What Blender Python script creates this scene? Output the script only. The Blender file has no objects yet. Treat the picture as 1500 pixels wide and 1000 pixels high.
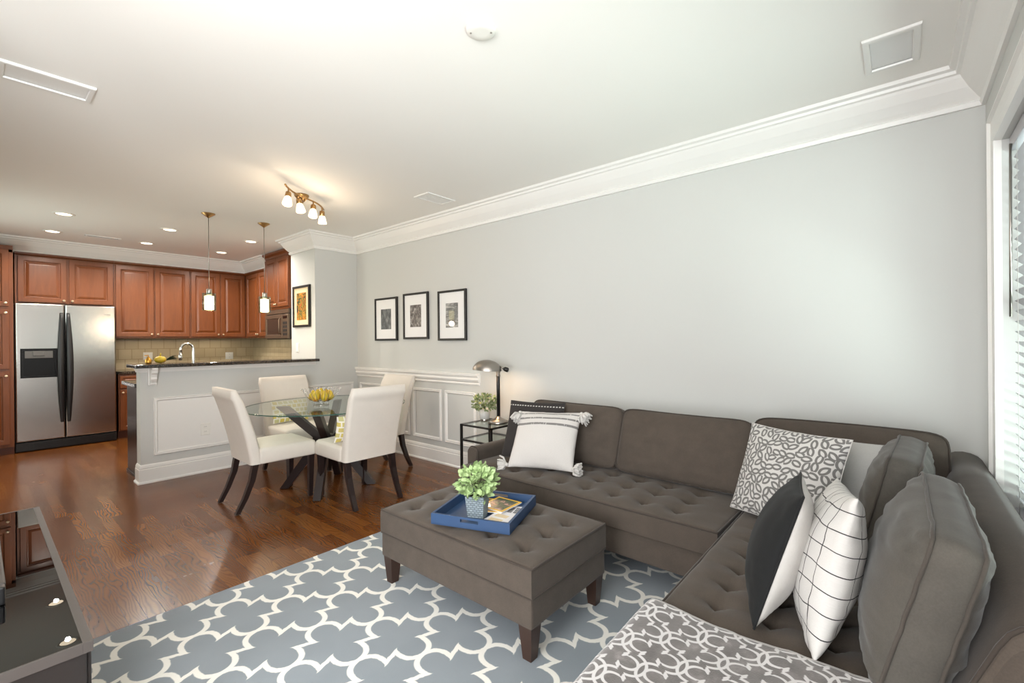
import bpy, bmesh, math, random
from math import sin, cos, pi, radians, sqrt, exp, atan2
from mathutils import Vector, Matrix, noise

# ------------------------------------------------------------------ camera, world, lights, exposure
SC = bpy.context.scene
COL = SC.collection
SC.view_settings.view_transform = 'Standard'
SC.view_settings.look = 'None'
SC.view_settings.gamma = 1.0
SC.view_settings.use_curve_mapping = False
SC.view_settings.exposure = 0.24
SC.cycles.max_bounces = 10
SC.cycles.diffuse_bounces = 6
SC.cycles.glossy_bounces = 4
SC.cycles.transmission_bounces = 8
SC.cycles.transparent_max_bounces = 12
SC.cycles.sample_clamp_indirect = 6.0
SC.cycles.caustics_reflective = False
SC.cycles.caustics_refractive = False
SC.cycles.use_denoising = True

EYE = 1.28
def make_camera():
    yaw, pitch, roll = radians(40.3276), radians(-0.0509), radians(-0.4998)
    F = Vector((cos(yaw) * cos(pitch), sin(yaw) * cos(pitch), sin(pitch)))
    R0 = Vector((sin(yaw), -cos(yaw), 0)); U0 = R0.cross(F)
    R = R0 * cos(roll) + U0 * sin(roll); U = -R0 * sin(roll) + U0 * cos(roll)
    cd = bpy.data.cameras.new('camera'); cam = bpy.data.objects.new('camera', cd); COL.objects.link(cam)
    m = Matrix((R, U, -F)).transposed().to_4x4(); m.translation = (0, 0, EYE)
    cam.matrix_world = m
    cd.sensor_width = 36; cd.lens = 668.8 / 1500 * 36; cd.clip_start = 0.02; cd.clip_end = 200
    SC.camera = cam
make_camera()

W = bpy.data.worlds.new('world'); SC.world = W; W.use_nodes = True
bg = W.node_tree.nodes['Background']; bg.inputs['Color'].default_value = (0.96, 0.98, 1.0, 1); bg.inputs['Strength'].default_value = 1.6

def area(name, loc, rot, sx, sy, power, col=(1, 1, 1)):
    l = bpy.data.lights.new(name, 'AREA'); l.shape = 'RECTANGLE'; l.size = sx; l.size_y = sy
    l.energy = power; l.color = col
    o = bpy.data.objects.new(name, l); COL.objects.link(o); o.location = loc; o.rotation_euler = rot
    return o
# visible window's daylight, then two unseen lamps added on the left as fill
area('window_and_fill_daylight', (2.25, -0.95, 1.55), (radians(90), 0, 0), 1.5, 2.2, 34, (0.97, 0.98, 1.0))
area('window_and_fill_daylight', (-1.2, -0.9, 1.5), (radians(90), 0, 0), 1.6, 2.2, 225, (0.98, 0.99, 1.0))
area('window_and_fill_daylight', (-2.6, 0.5, 1.45), (radians(90), 0, radians(-90)), 2.0, 2.0, 110, (0.98, 0.99, 1.0))
# added lamps aimed upward to brighten the ceiling, imitating daylight off the ground
area('ceiling_fill', (1.75, -1.1, 0.25), (radians(135), 0, 0), 2.4, 1.0, 98, (1.0, 0.99, 0.97))
area('ceiling_fill', (-1.2, -1.0, 0.25), (radians(135), 0, 0), 1.6, 1.0, 222, (1.0, 0.99, 0.97))
# fill lamp for the kitchen, behind an added, unseen window in the left wall
area('window_and_fill_daylight', (-0.95, 6.6, 1.45), (radians(92), 0, radians(-90)), 1.3, 1.1, 32, (1.0, 0.98, 0.95))
def point(name, loc, power, col, r=0.03, spot=None):
    l = bpy.data.lights.new(name, 'SPOT' if spot else 'POINT'); l.energy = power; l.color = col; l.shadow_soft_size = r
    if spot: l.spot_size = radians(spot); l.spot_blend = 0.6
    o = bpy.data.objects.new(name, l); COL.objects.link(o); o.location = loc
    return o
WARM = (1.0, 0.78, 0.55)

# ------------------------------------------------------------------ node materials
def lin(c):
    return tuple((x / 12.92 if x <= 0.04045 else ((x + 0.055) / 1.055) ** 2.4) for x in [v / 255 for v in c])
class NT:
    def __init__(s, name):
        s.m = bpy.data.materials.new(name); s.m.use_nodes = True
        s.t = s.m.node_tree; s.b = s.t.nodes['Principled BSDF']
    def n(s, typ, **kw):
        nd = s.t.nodes.new(typ)
        for k, v in kw.items():
            if isinstance(k, str) and hasattr(nd, k): setattr(nd, k, v)
        return nd
    def l(s, a, b): s.t.links.new(a, b)
    def put(s, sock, v):
        if hasattr(v, 'is_output'): s.l(v, sock)
        else: sock.default_value = v
    def math(s, op, a, b=0.0, c=0.0):
        nd = s.n('ShaderNodeMath', operation=op)
        s.put(nd.inputs[0], a); s.put(nd.inputs[1], b); s.put(nd.inputs[2], c)
        return nd.outputs[0]
    def mix(s, f, a, b, mode='MIX'):
        nd = s.n('ShaderNodeMix'); nd.data_type = 'RGBA'; nd.blend_type = mode
        s.put(nd.inputs['Factor'], f)
        for i, v in ((6, a), (7, b)):
            if hasattr(v, 'is_output'): s.l(v, nd.inputs[i])
            else: nd.inputs[i].default_value = (*v[:3], 1)
        return nd.outputs[2]
    def coord(s, which='Object', scale=(1, 1, 1), rot=(0, 0, 0), loc=(0, 0, 0)):
        tc = s.n('ShaderNodeTexCoord'); mp = s.n('ShaderNodeMapping')
        s.l(tc.outputs[which], mp.inputs[0]); mp.inputs['Scale'].default_value = scale
        mp.inputs['Rotation'].default_value = rot; mp.inputs['Location'].default_value = loc
        return mp.outputs[0]
    def noise(s, vec, scale, detail=3, rough=0.5, dist=0.0):
        nd = s.n('ShaderNodeTexNoise'); s.l(vec, nd.inputs['Vector'])
        nd.inputs['Scale'].default_value = scale; nd.inputs['Detail'].default_value = detail
        nd.inputs['Roughness'].default_value = rough; nd.inputs['Distortion'].default_value = dist
        return nd.outputs['Fac']
    def ramp(s, f, stops):
        nd = s.n('ShaderNodeValToRGB'); s.l(f, nd.inputs[0]); e = nd.color_ramp.elements
        while len(e) < len(stops): e.new(0.5)
        for i, (p, c) in enumerate(stops): e[i].position = p; e[i].color = (*c[:3], 1)
        return nd.outputs[0]
    def bump(s, h, strength=0.2, dist=0.01):
        nd = s.n('ShaderNodeBump'); s.l(h, nd.inputs['Height']); nd.inputs['Strength'].default_value = strength
        nd.inputs['Distance'].default_value = dist; s.l(nd.outputs[0], s.b.inputs['Normal'])
    def set(s, **kw):
        for k, v in kw.items():
            sock = s.b.inputs[k]
            if hasattr(v, 'is_output'): s.l(v, sock)
            elif sock.type == 'RGBA': sock.default_value = (*v[:3], 1)
            else: sock.default_value = v
        return s
def plain(name, rgb, rough=0.5, metal=0.0, var=0.04, scale=8, bump=0.0, **kw):
    t = NT(name); c = lin(rgb); v = t.coord('Object'); f = t.noise(v, scale, 3)
    t.set(**{'Base Color': t.mix(f, tuple(x * (1 - var) for x in c), tuple(min(1, x * (1 + var)) for x in c)), 'Roughness': rough, 'Metallic': metal})
    if bump: t.bump(t.noise(v, scale * 12, 2), bump, 0.002)
    t.set(**kw); return t.m
def emit(name, rgb, strength):
    t = NT(name); c = lin(rgb); f = t.noise(t.coord('Object'), 20, 2)
    t.set(**{'Base Color': c, 'Emission Color': t.mix(f, c, tuple(x * 0.97 for x in c)), 'Emission Strength': strength, 'Roughness': 0.5}); return t.m
def fabric(name, rgb, var=0.12, weave=900, bump=0.25, streak=(1, 1, 1), sheen=0.15, rough=0.9):
    t = NT(name); c = lin(rgb); v = t.coord('Object', scale=streak)
    a = t.noise(v, 14, 5, 0.6); b = t.noise(v, weave * 0.25, 2, 0.7)
    f = t.math('ADD', t.math('MULTIPLY', a, 0.55), t.math('MULTIPLY', b, 0.45))
    t.set(**{'Base Color': t.ramp(f, [(0.30, tuple(x * (1 - var) for x in c)), (0.70, tuple(min(1, x * (1 + var)) for x in c))]),
             'Roughness': rough, 'Sheen Weight': sheen, 'Sheen Roughness': 0.4})
    t.bump(b, bump, 0.0015); return t.m
def glass(name, rgb=(235, 245, 242), rough=0.0, ior=1.45):
    t = NT(name); t.noise(t.coord('Object'), 3)
    t.set(**{'Base Color': lin(rgb), 'Roughness': rough, 'Transmission Weight': 1.0, 'IOR': ior}); return t.m
def thin_glass(name, rgb=(235, 245, 242), f0=0.10):
    # a pane: clear straight through, with a mirror reflection on top
    t = NT(name); nt = t.t
    tr = t.n('ShaderNodeBsdfTransparent'); tr.inputs[0].default_value = (*lin(rgb), 1)
    gl = t.n('ShaderNodeBsdfGlossy'); gl.inputs['Roughness'].default_value = 0.02
    fr = t.n('ShaderNodeFresnel'); fr.inputs['IOR'].default_value = 1.5
    ms = t.n('ShaderNodeMixShader'); geo = t.n('ShaderNodeNewGeometry'); t.l(t.math('MULTIPLY', fr.outputs[0], t.math('SUBTRACT', 1.0, geo.outputs['Backfacing'])), ms.inputs[0]); t.l(tr.outputs[0], ms.inputs[1]); t.l(gl.outputs[0], ms.inputs[2])
    t.l(ms.outputs[0], nt.nodes['Material Output'].inputs[0]); return t.m

def trellis(t, x, y, Wd, Hd, half, offset=0.0, amp=0.066, c=0.170):
    """barbed quatrefoil lattice: returns 1 on the line, 0 in the cell (x, y are sockets in metres)"""
    u = t.math('DIVIDE', x, Wd); v = t.math('DIVIDE', y, Hd)
    a = t.math('ADD', u, v); b = t.math('SUBTRACT', u, v)
    def s(p):
        f = t.math('FRACT', t.math('ADD', p, 1000.0))
        g = t.math('SUBTRACT', t.math('PINGPONG', f, 0.5), 0.0)          # 0..0.5..0
        q = t.math('DIVIDE', t.math('SUBTRACT', g, c), c)
        h = t.math('MULTIPLY', t.math('SUBTRACT', 1.0, t.math('MULTIPLY', q, q)), amp)
        step = t.math('DIVIDE', t.math('SUBTRACT', 0.5, g), 0.055)
        h2 = t.math('MULTIPLY', t.math('MINIMUM', step, 1.0), h)
        sg = t.math('SIGN', t.math('SUBTRACT', 0.5, f))
        return t.math('MULTIPLY', h2, sg), g, q
    def line(p, o):
        so, g, q = s(o)
        d = t.math('ABSOLUTE', t.math('SUBTRACT', t.math('FRACT', t.math('ADD', t.math('SUBTRACT', p, so), 1000.5)), 0.5))
        sl = t.math('MULTIPLY', q, 0.62)
        st = t.math('MULTIPLY', t.math('GREATER_THAN', g, 0.445), 1.7)
        k = t.math('SQRT', t.math('ADD', 1.0, t.math('ADD', t.math('MULTIPLY', sl, sl), t.math('MULTIPLY', st, st))))
        return t.math('DIVIDE', d, k)
    la, lb = line(a, b), line(b, a)
    if offset:
        la = t.math('ABSOLUTE', t.math('SUBTRACT', la, offset)); lb = t.math('ABSOLUTE', t.math('SUBTRACT', lb, offset))
    d = t.math('MINIMUM', la, lb)
    r = t.math('DIVIDE', t.math('SUBTRACT', half + 0.008, d), 0.016)
    return t.math('MINIMUM', t.math('MAXIMUM', r, 0.0), 1.0)

MT = {}
MT['ceiling'] = plain('ceiling_paint', (240, 238, 234), 0.75, var=0.01, scale=2)
MT['wall'] = plain('grey_wall_paint', (202, 203, 200), 0.6, var=0.012, scale=2)
MT['trim'] = plain('white_trim_paint', (232, 231, 228), 0.35, var=0.01, scale=3)
MT['white_plastic'] = plain('white_plastic', (232, 230, 224), 0.4, var=0.01)
MT['grille'] = plain('grille_grey', (230, 230, 229), 0.6, var=0.02)
MT['dark_slot'] = plain('dark_slot', (50, 48, 46), 0.7)
MT['black_metal'] = plain('black_metal', (34, 32, 31), 0.4, 0.3)
MT['steel'] = plain('brushed_nickel', (178, 172, 165), 0.3, 1.0)
MT['chrome'] = plain('chrome', (215, 213, 210), 0.12, 1.0)
MT['brass'] = plain('antique_brass', (176, 140, 92), 0.3, 1.0)
MT['knob'] = plain('pale_brass_knob', (226, 206, 176), 0.3, 0.85)
MT['gold'] = plain('gold', (214, 160, 70), 0.3, 0.8)
MT['pewter'] = plain('dark_pewter', (158, 152, 145), 0.34, 1.0)
MT['espresso'] = plain('espresso_wood', (38, 28, 27), 0.32, var=0.25, scale=6)
MT['leg_wood'] = plain('walnut_leg_wood', (58, 40, 32), 0.35, var=0.25, scale=9)
MT['black_plastic'] = plain('black_plastic', (20, 20, 21), 0.35)
MT['black_gloss'] = plain('black_gloss', (10, 10, 11), 0.0)
MT['sofa'] = fabric('taupe_sofa_fabric', (76, 67, 59), 0.20, streak=(1, 1, 1))
MT['sofa_back_welt'] = fabric('grey_back_cushion_welt', (70, 64, 58), 0.12)
MT['sofa_welt'] = fabric('taupe_welt', (58, 50, 44), 0.12)
MT['sofa_back'] = fabric('grey_back_cushion_fabric', (80, 76, 70), 0.18)
MT['slip'] = fabric('cream_slipcover', (218, 211, 202), 0.03, bump=0.12, sheen=0.05)
MT['white_cloth'] = fabric('white_cotton', (200, 197, 193), 0.04, weave=500, bump=0.3)
MT['black_velvet'] = fabric('black_velvet', (13, 15, 16), 0.2, sheen=0.03)
MT['light_grey'] = fabric('light_grey_linen', (172, 171, 168), 0.06)
MT['charcoal'] = fabric('charcoal_cloth', (56, 52, 50), 0.15)
MT['blue'] = plain('blue_lacquer', (46, 72, 108), 0.4, var=0.08, scale=10)
MT['leaf'] = plain('bright_green_leaf', (164, 188, 132), 0.55, var=0.4, scale=60)
MT['leaf2'] = plain('sage_leaf', (128, 142, 100), 0.6, var=0.4, scale=60)
MT['leaf_dark'] = plain('dark_leaf', (52, 72, 44), 0.5, var=0.3, scale=40)
MT['stem'] = plain('green_stem', (92, 104, 62), 0.6)
MT['soil'] = plain('dark_soil', (48, 40, 32), 0.9, var=0.3, scale=80)
MT['concrete_pot'] = plain('pale_grey_ceramic', (196, 194, 190), 0.4, var=0.05)
MT['clear'] = glass('clear_glass')
MT['pane'] = thin_glass('window_glass')
MT['table_glass'] = thin_glass('table_glass', (243, 250, 247))
MT['glass_edge'] = plain('green_glass_edge', (62, 92, 84), 0.1)
MT['frosted'] = emit('lit_frosted_glass', (255, 222, 170), 5.0)
MT['opal'] = emit('lit_opal_glass', (255, 230, 190), 2.2)
MT['led'] = emit('lit_downlight', (255, 236, 206), 4.0)
MT['shade_in'] = emit('lit_lamp_inside', (255, 226, 190), 4.0)
MT['paper'] = plain('white_mat_board', (236, 236, 236), 0.5, var=0.01)
MT['cream_paper'] = plain('cream_mat_board', (226, 206, 168), 0.5, var=0.02)
MT['disp_head'] = plain('dispenser_head_grey', (84, 82, 80), 0.4)
MT['disp'] = plain('dispenser_black', (9, 9, 10), 0.3, **{'Specular IOR Level': 0.25})
MT['tile_body'] = plain('fridge_side', (26, 26, 27), 0.5)
MT['granite'] = (lambda t: (t.set(**{'Base Color': t.ramp(t.noise(t.coord('Object'), 140, 3), [(0.40, lin((26, 22, 20))), (0.58, lin((62, 52, 44))), (0.72, lin((128, 110, 90)))]), 'Roughness': 0.12}), t.m)[1])(NT('dark_granite'))

def mk_floor():
    t = NT('oak_strip_floor'); tc = t.n('ShaderNodeTexCoord'); sp = t.n('ShaderNodeSeparateXYZ'); t.l(tc.outputs['Object'], sp.inputs[0])
    x, y = sp.outputs[0], sp.outputs[1]
    PW, PL = 0.068, 0.72
    row = t.math('FLOOR', t.math('DIVIDE', x, PW))
    wn = t.n('ShaderNodeTexWhiteNoise'); wn.noise_dimensions = '1D'; t.l(row, wn.inputs['W'])
    yy = t.math('ADD', t.math('DIVIDE', y, PL), t.math('MULTIPLY', wn.outputs['Value'], 7.0))
    seg = t.math('FLOOR', yy)
    cb = t.n('ShaderNodeCombineXYZ'); t.l(row, cb.inputs[0]); t.l(seg, cb.inputs[1])
    w2 = t.n('ShaderNodeTexWhiteNoise'); w2.noise_dimensions = '2D'; t.l(cb.outputs[0], w2.inputs['Vector'])
    rnd = w2.outputs['Value']
    # wood grain: stretched along the strip, shifted per board
    gx = t.math('ADD', t.math('MULTIPLY', x, 1.0), t.math('MULTIPLY', rnd, 3.0))
    gy = t.math('ADD', t.math('MULTIPLY', y, 0.16), t.math('MULTIPLY', rnd, 11.0))
    gv = t.n('ShaderNodeCombineXYZ'); t.l(gx, gv.inputs[0]); t.l(gy, gv.inputs[1])
    gv2 = t.n('ShaderNodeCombineXYZ'); t.l(t.math('ADD', x, t.math('MULTIPLY', rnd, 0.3)), gv2.inputs[0]); t.l(t.math('ADD', t.math('MULTIPLY', y, 0.22), t.math('MULTIPLY', rnd, 5.0)), gv2.inputs[1])
    warp = t.noise(gv2.outputs[0], 9, 2, 0.5)
    ph = t.math('ADD', t.math('MULTIPLY', x, 420.0), t.math('MULTIPLY', warp, 70.0))
    rings = t.math('MULTIPLY', t.math('ADD', t.math('SINE', ph), 1.0), 0.5)
    rings = t.math('POWER', rings, 2.2)
    fine = t.noise(gv.outputs[0], 260, 3, 0.6)
    base = t.ramp(rnd, [(0.0, lin((96, 54, 22))), (0.35, lin((104, 60, 25))), (0.7, lin((111, 66, 28))), (1.0, lin((126, 79, 36)))])
    g = t.math('ADD', t.math('MULTIPLY', t.math('SUBTRACT', 1.0, rings), 0.55), t.math('MULTIPLY', fine, 0.45))
    dark = t.mix(g, (0.50, 0.44, 0.38), (1.20, 1.18, 1.12))
    col = t.mix(1.0, base, dark, 'MULTIPLY')
    fx = t.math('ABSOLUTE', t.math('SUBTRACT', t.math('FRACT', t.math('DIVIDE', x, PW)), 0.5))
    fy = t.math('ABSOLUTE', t.math('SUBTRACT', t.math('FRACT', yy), 0.5))
    gap = t.math('MAXIMUM', t.math('GREATER_THAN', fx, 0.488), t.math('GREATER_THAN', fy, 0.4985))
    col = t.mix(t.math('MULTIPLY', gap, 0.55), col, lin((30, 15, 7)))
    rg = t.math('ADD', 0.17, t.math('MULTIPLY', t.noise(tc.outputs['Object'], 5, 3), 0.14))
    t.set(**{'Base Color': col, 'Roughness': rg, 'Coat Weight': 0.06, 'Coat Roughness': 0.1, 'Specular IOR Level': 0.3})
    t.bump(t.math('ADD', t.math('MULTIPLY', g, 0.12), t.math('SUBTRACT', 1.0, gap)), 0.12, 0.002)
    return t.m
MT['floor'] = mk_floor()

def mk_rug():
    t = NT('trellis_rug_wool'); tc = t.n('ShaderNodeTexCoord'); nz = t.n('ShaderNodeTexNoise'); t.l(tc.outputs['UV'], nz.inputs['Vector']); nz.inputs['Scale'].default_value = 60
    sp = t.n('ShaderNodeSeparateXYZ'); t.l(tc.outputs['UV'], sp.inputs[0])
    wob = t.math('MULTIPLY', t.math('SUBTRACT', nz.outputs['Fac'], 0.5), 0.006)
    ln = trellis(t, t.math('ADD', sp.outputs[0], wob), t.math('ADD', sp.outputs[1], wob), 0.374, 0.344, 0.046)
    f = t.noise(tc.outputs['UV'], 5, 3); p = t.noise(tc.outputs['UV'], 420, 2, 0.7)
    gcol = t.mix(f, lin((124, 133, 140)), lin((147, 155, 161)))
    gcol = t.mix(t.math('MULTIPLY', p, 0.35), gcol, lin((88, 100, 110)))
    wcol = t.mix(p, lin((226, 224, 216)), lin((240, 238, 232)))
    t.set(**{'Base Color': t.mix(ln, gcol, wcol), 'Roughness': 0.95, 'Sheen Weight': 0.2})
    t.bump(p, 0.5, 0.004); return t.m
MT['rug'] = mk_rug()
def mk_throw():
    t = NT('grey_trellis_fleece'); tc = t.n('ShaderNodeTexCoord'); sp = t.n('ShaderNodeSeparateXYZ'); t.l(tc.outputs['UV'], sp.inputs[0])
    x, y = sp.outputs[0], sp.outputs[1]
    ln = trellis(t, x, y, 0.160, 0.153, 0.038, 0.100, 0.085, 0.205)
    hem = t.math('MAXIMUM', t.math('GREATER_THAN', x, 0.706), t.math('GREATER_THAN', y, 1.03))
    ln = t.math('MAXIMUM', ln, t.math('MULTIPLY', hem, 0.7))
    f = t.noise(tc.outputs['UV'], 16, 4, 0.6); p = t.noise(tc.outputs['UV'], 300, 2)
    gcol = t.ramp(f, [(0.32, lin((72, 67, 65))), (0.55, lin((94, 89, 87))), (0.72, lin((124, 119, 117)))])
    t.set(**{'Base Color': t.mix(ln, gcol, lin((196, 194, 194))), 'Roughness': 0.85, 'Sheen Weight': 0.5})
    t.bump(t.math('ADD', p, t.math('MULTIPLY', f, 0.6)), 0.35, 0.003); return t.m
MT['throw'] = mk_throw()

def mk_cherry():
    t = NT('cherry_cabinet_wood'); v = t.coord('Object', scale=(1, 1, 0.12)); g = t.noise(v, 38, 4, 0.6, 0.6)
    t.set(**{'Base Color': t.ramp(g, [(0.25, lin((95, 49, 19))), (0.55, lin((106, 56, 23))), (0.8, lin((115, 63, 28)))]), 'Roughness': 0.36, 'Coat Weight': 0.1, 'Coat Roughness': 0.2})
    return t.m
MT['cherry'] = mk_cherry()
MT['cherry_dark'] = plain('cherry_glaze', (84, 40, 20), 0.4, var=0.2, scale=20)
def mk_stainless():
    t = NT('brushed_stainless'); v = t.coord('Object', scale=(0.6, 1, 90)); n = t.noise(v, 6, 4, 0.6)
    t.set(**{'Base Color': lin((190, 187, 183)), 'Metallic': 1.0, 'Roughness': t.math('ADD', 0.17, t.math('MULTIPLY', n, 0.07))})
    t.bump(n, 0.04, 0.001); return t.m
MT['stainless'] = mk_stainless()
def mk_tile():
    t = NT('tan_subway_tile'); v = t.coord('UV'); br = t.n('ShaderNodeTexBrick'); t.l(v, br.inputs['Vector'])
    br.inputs['Scale'].default_value = 1.0; br.inputs['Brick Width'].default_value = 0.155; br.inputs['Row Height'].default_value = 0.15
    br.inputs['Mortar Size'].default_value = 0.004; br.inputs['Mortar Smooth'].default_value = 0.3
    br.inputs['Color1'].default_value = (*lin((196, 180, 148)), 1); br.inputs['Color2'].default_value = (*lin((180, 163, 132)), 1); br.inputs['Mortar'].default_value = (*lin((150, 130, 98)), 1)
    n = t.noise(t.coord('Object'), 9, 4)
    t.set(**{'Base Color': t.mix(t.math('MULTIPLY', n, 0.5), br.outputs['Color'], lin((172, 152, 116))), 'Roughness': 0.4})
    t.bump(t.math('SUBTRACT', 1.0, br.outputs['Fac']), 0.3, 0.004); return t.m
MT['tile'] = mk_tile()
def mk_leafprint():
    # scattered almond outlines on white: cells of a stretched voronoi, each holding a leaf ring
    t = NT('grey_leaf_print'); tc = t.n('ShaderNodeTexCoord')
    vo = t.n('ShaderNodeTexVoronoi'); vo.voronoi_dimensions = '2D'; t.l(tc.outputs['UV'], vo.inputs['Vector']); vo.inputs['Scale'].default_value = 26; vo.inputs['Randomness'].default_value = 0.4
    sub = t.n('ShaderNodeVectorMath', operation='SUBTRACT'); t.l(tc.outputs['UV'], sub.inputs[0])
    t.l(vo.outputs['Position'], sub.inputs[1])
    sc = t.n('ShaderNodeVectorMath', operation='SCALE'); t.l(sub.outputs[0], sc.inputs[0]); sc.inputs['Scale'].default_value = 18.5
    cs = t.n('ShaderNodeSeparateColor'); t.l(vo.outputs['Color'], cs.inputs[0])
    ang = t.math('MULTIPLY', cs.outputs[0], 6.283)
    sp = t.n('ShaderNodeSeparateXYZ'); t.l(sc.outputs[0], sp.inputs[0])
    ca, sa = t.math('COSINE', ang), t.math('SINE', ang)
    x = t.math('ADD', t.math('MULTIPLY', sp.outputs[0], ca), t.math('MULTIPLY', sp.outputs[1], sa))
    y = t.math('SUBTRACT', t.math('MULTIPLY', sp.outputs[1], ca), t.math('MULTIPLY', sp.outputs[0], sa))
    # almond = intersection of two circles
    R, D = 0.60, 0.32
    def circ(s):
        yy = t.math('ADD', y, s * D)
        return t.math('SUBTRACT', t.math('SQRT', t.math('ADD', t.math('MULTIPLY', x, x), t.math('MULTIPLY', yy, yy))), R)
    d = t.math('MAXIMUM', circ(1), circ(-1))
    ring = t.math('SUBTRACT', 1.0, t.math('DIVIDE', t.math('ABSOLUTE', t.math('ADD', d, 0.075)), 0.105))
    m = t.math('MINIMUM', t.math('MAXIMUM', t.math('MULTIPLY', ring, 3.0), 0.0), 1.0)
    w = t.noise(tc.outputs['UV'], 300, 2)
    t.set(**{'Base Color': t.mix(m, t.mix(w, lin((194, 192, 188)), lin((206, 204, 201))), lin((110, 108, 106))), 'Roughness': 0.9, 'Sheen Weight': 0.1})
    t.bump(w, 0.2, 0.001); return t.m
MT['leafprint'] = mk_leafprint()
def mk_grid():
    t = NT('white_black_grid_cloth'); tc = t.n('ShaderNodeTexCoord'); nz = t.n('ShaderNodeTexNoise'); t.l(tc.outputs['UV'], nz.inputs['Vector']); nz.inputs['Scale'].default_value = 7
    sp = t.n('ShaderNodeSeparateXYZ'); t.l(tc.outputs['UV'], sp.inputs[0]); wob = t.math('MULTIPLY', t.math('SUBTRACT', nz.outputs['Fac'], 0.5), 0.03)
    def ln(s, per, w, o):
        f = t.math('ABSOLUTE', t.math('SUBTRACT', t.math('FRACT', t.math('ADD', t.math('DIVIDE', t.math('ADD', s, wob), per), o)), 0.5))
        return t.math('LESS_THAN', f, w)
    m = t.math('MAXIMUM', ln(sp.outputs[0], 0.056, 0.026, 0.2), ln(sp.outputs[1], 0.056, 0.026, 0.4))
    w = t.noise(tc.outputs['UV'], 300, 2)
    t.set(**{'Base Color': t.mix(m, t.mix(w, lin((196, 193, 190)), lin((206, 204, 201))), lin((48, 46, 48))), 'Roughness': 0.85})
    t.bump(w, 0.2, 0.001); return t.m
MT['grid'] = mk_grid()
def mk_striped():
    t = NT('white_weave_grey_stripes'); tc = t.n('ShaderNodeTexCoord'); sp = t.n('ShaderNodeSeparateXYZ'); t.l(tc.outputs['UV'], sp.inputs[0]); y = sp.outputs[1]
    w = t.noise(t.coord('UV', scale=(1, 3, 1)), 120, 2, 0.7)
    def band(c, h): return t.math('LESS_THAN', t.math('ABSOLUTE', t.math('SUBTRACT', y, c)), h)
    m = t.math('MAXIMUM', band(0.300, 0.009), t.math('MAXIMUM', band(0.352, 0.007), band(0.396, 0.005)))
    m = t.math('MULTIPLY', m, t.math('GREATER_THAN', t.noise(t.coord('UV', scale=(1, 0.2, 1)), 130, 1), 0.36))
    t.set(**{'Base Color': t.mix(t.math('MULTIPLY', m, 0.8), t.mix(w, lin((194, 189, 185)), lin((212, 209, 206))), lin((86, 84, 84))), 'Roughness': 0.95})
    t.bump(w, 0.5, 0.003); return t.m
MT['striped'] = mk_striped()
def mk_dashes():
    t = NT('black_cloth_white_dashes'); tc = t.n('ShaderNodeTexCoord'); sp = t.n('ShaderNodeSeparateXYZ'); t.l(tc.outputs['UV'], sp.inputs[0])
    def per(s, p, w, o=0.0): return t.math('LESS_THAN', t.math('ABSOLUTE', t.math('SUBTRACT', t.math('FRACT', t.math('ADD', t.math('DIVIDE', s, p), o)), 0.5)), w)
    m = t.math('MULTIPLY', t.math('LESS_THAN', t.math('ABSOLUTE', t.math('SUBTRACT', sp.outputs[1], 0.385)), 0.004), per(sp.outputs[0], 0.022, 0.28))
    t.set(**{'Base Color': t.mix(m, lin((44, 40, 39)), lin((196, 192, 188))), 'Roughness': 0.9}); t.bump(t.noise(tc.outputs['UV'], 300, 2), 0.3, 0.001); return t.m
MT['dashes'] = mk_dashes()
def mk_mosaic():
    t = NT('yellow_brick_print'); tc = t.n('ShaderNodeTexCoord'); br = t.n('ShaderNodeTexBrick'); t.l(tc.outputs['UV'], br.inputs['Vector'])
    br.inputs['Scale'].default_value = 1; br.inputs['Brick Width'].default_value = 0.05; br.inputs['Row Height'].default_value = 0.045; br.inputs['Mortar Size'].default_value = 0.006
    br.inputs['Color1'].default_value = (*lin((214, 190, 84)), 1); br.inputs['Color2'].default_value = (*lin((196, 196, 150)), 1); br.inputs['Mortar'].default_value = (*lin((236, 232, 222)), 1)
    t.set(**{'Base Color': br.outputs['Color'], 'Roughness': 0.9}); t.bump(t.noise(tc.outputs['UV'], 300, 2), 0.2, 0.001); return t.m
MT['mosaic'] = mk_mosaic()
def mk_print(name, stops, scale, seed, dist=0.5, sx=1, sy=1, coat=1.0):
    t = NT(name); v = t.coord('Object', scale=(sx, sx, sy), loc=(seed, seed * 0.7, seed * 1.3)); f = t.noise(v, scale, 5, 0.65, dist)
    t.set(**{'Base Color': t.ramp(f, [(p, lin(c)) for p, c in stops]), 'Roughness': 0.35, 'Coat Weight': coat, 'Coat Roughness': 0.02}); return t.m
GREYS = [(0.30, (30, 32, 34)), (0.5, (88, 92, 94)), (0.7, (150, 152, 152))]
MT['print_a'] = mk_print('dark_city_print', GREYS, 26, 3.1, 0.2, 1.0, 0.5)
MT['print_b'] = mk_print('grey_street_print', [(0.3, (26, 26, 28)), (0.48, (70, 70, 72)), (0.7, (176, 176, 176))], 22, 7.7)
MT['print_c'] = mk_print('grey_shore_print', [(0.3, (36, 38, 40)), (0.5, (104, 106, 108)), (0.68, (206, 204, 200))], 18, 5.2, 0.8, 0.4, 1.4)
MT['print_d'] = mk_print('colourful_abstract_print', [(0.38, (20, 24, 30)), (0.44, (30, 78, 50)), (0.48, (214, 176, 60)), (0.51, (30, 34, 38)), (0.545, (200, 60, 24)), (0.59, (226, 186, 70)), (0.63, (30, 28, 32))], 11, 1.9, 1.6)
MT['cover'] = mk_print('magazine_cover_photo', [(0.36, (36, 40, 30)), (0.46, (84, 104, 62)), (0.52, (60, 50, 44)), (0.58, (150, 120, 96)), (0.66, (214, 170, 160))], 26, 2.2, coat=0.1)
MT['yellow'] = plain('yellow_cover', (236, 188, 60), 0.35)
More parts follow.
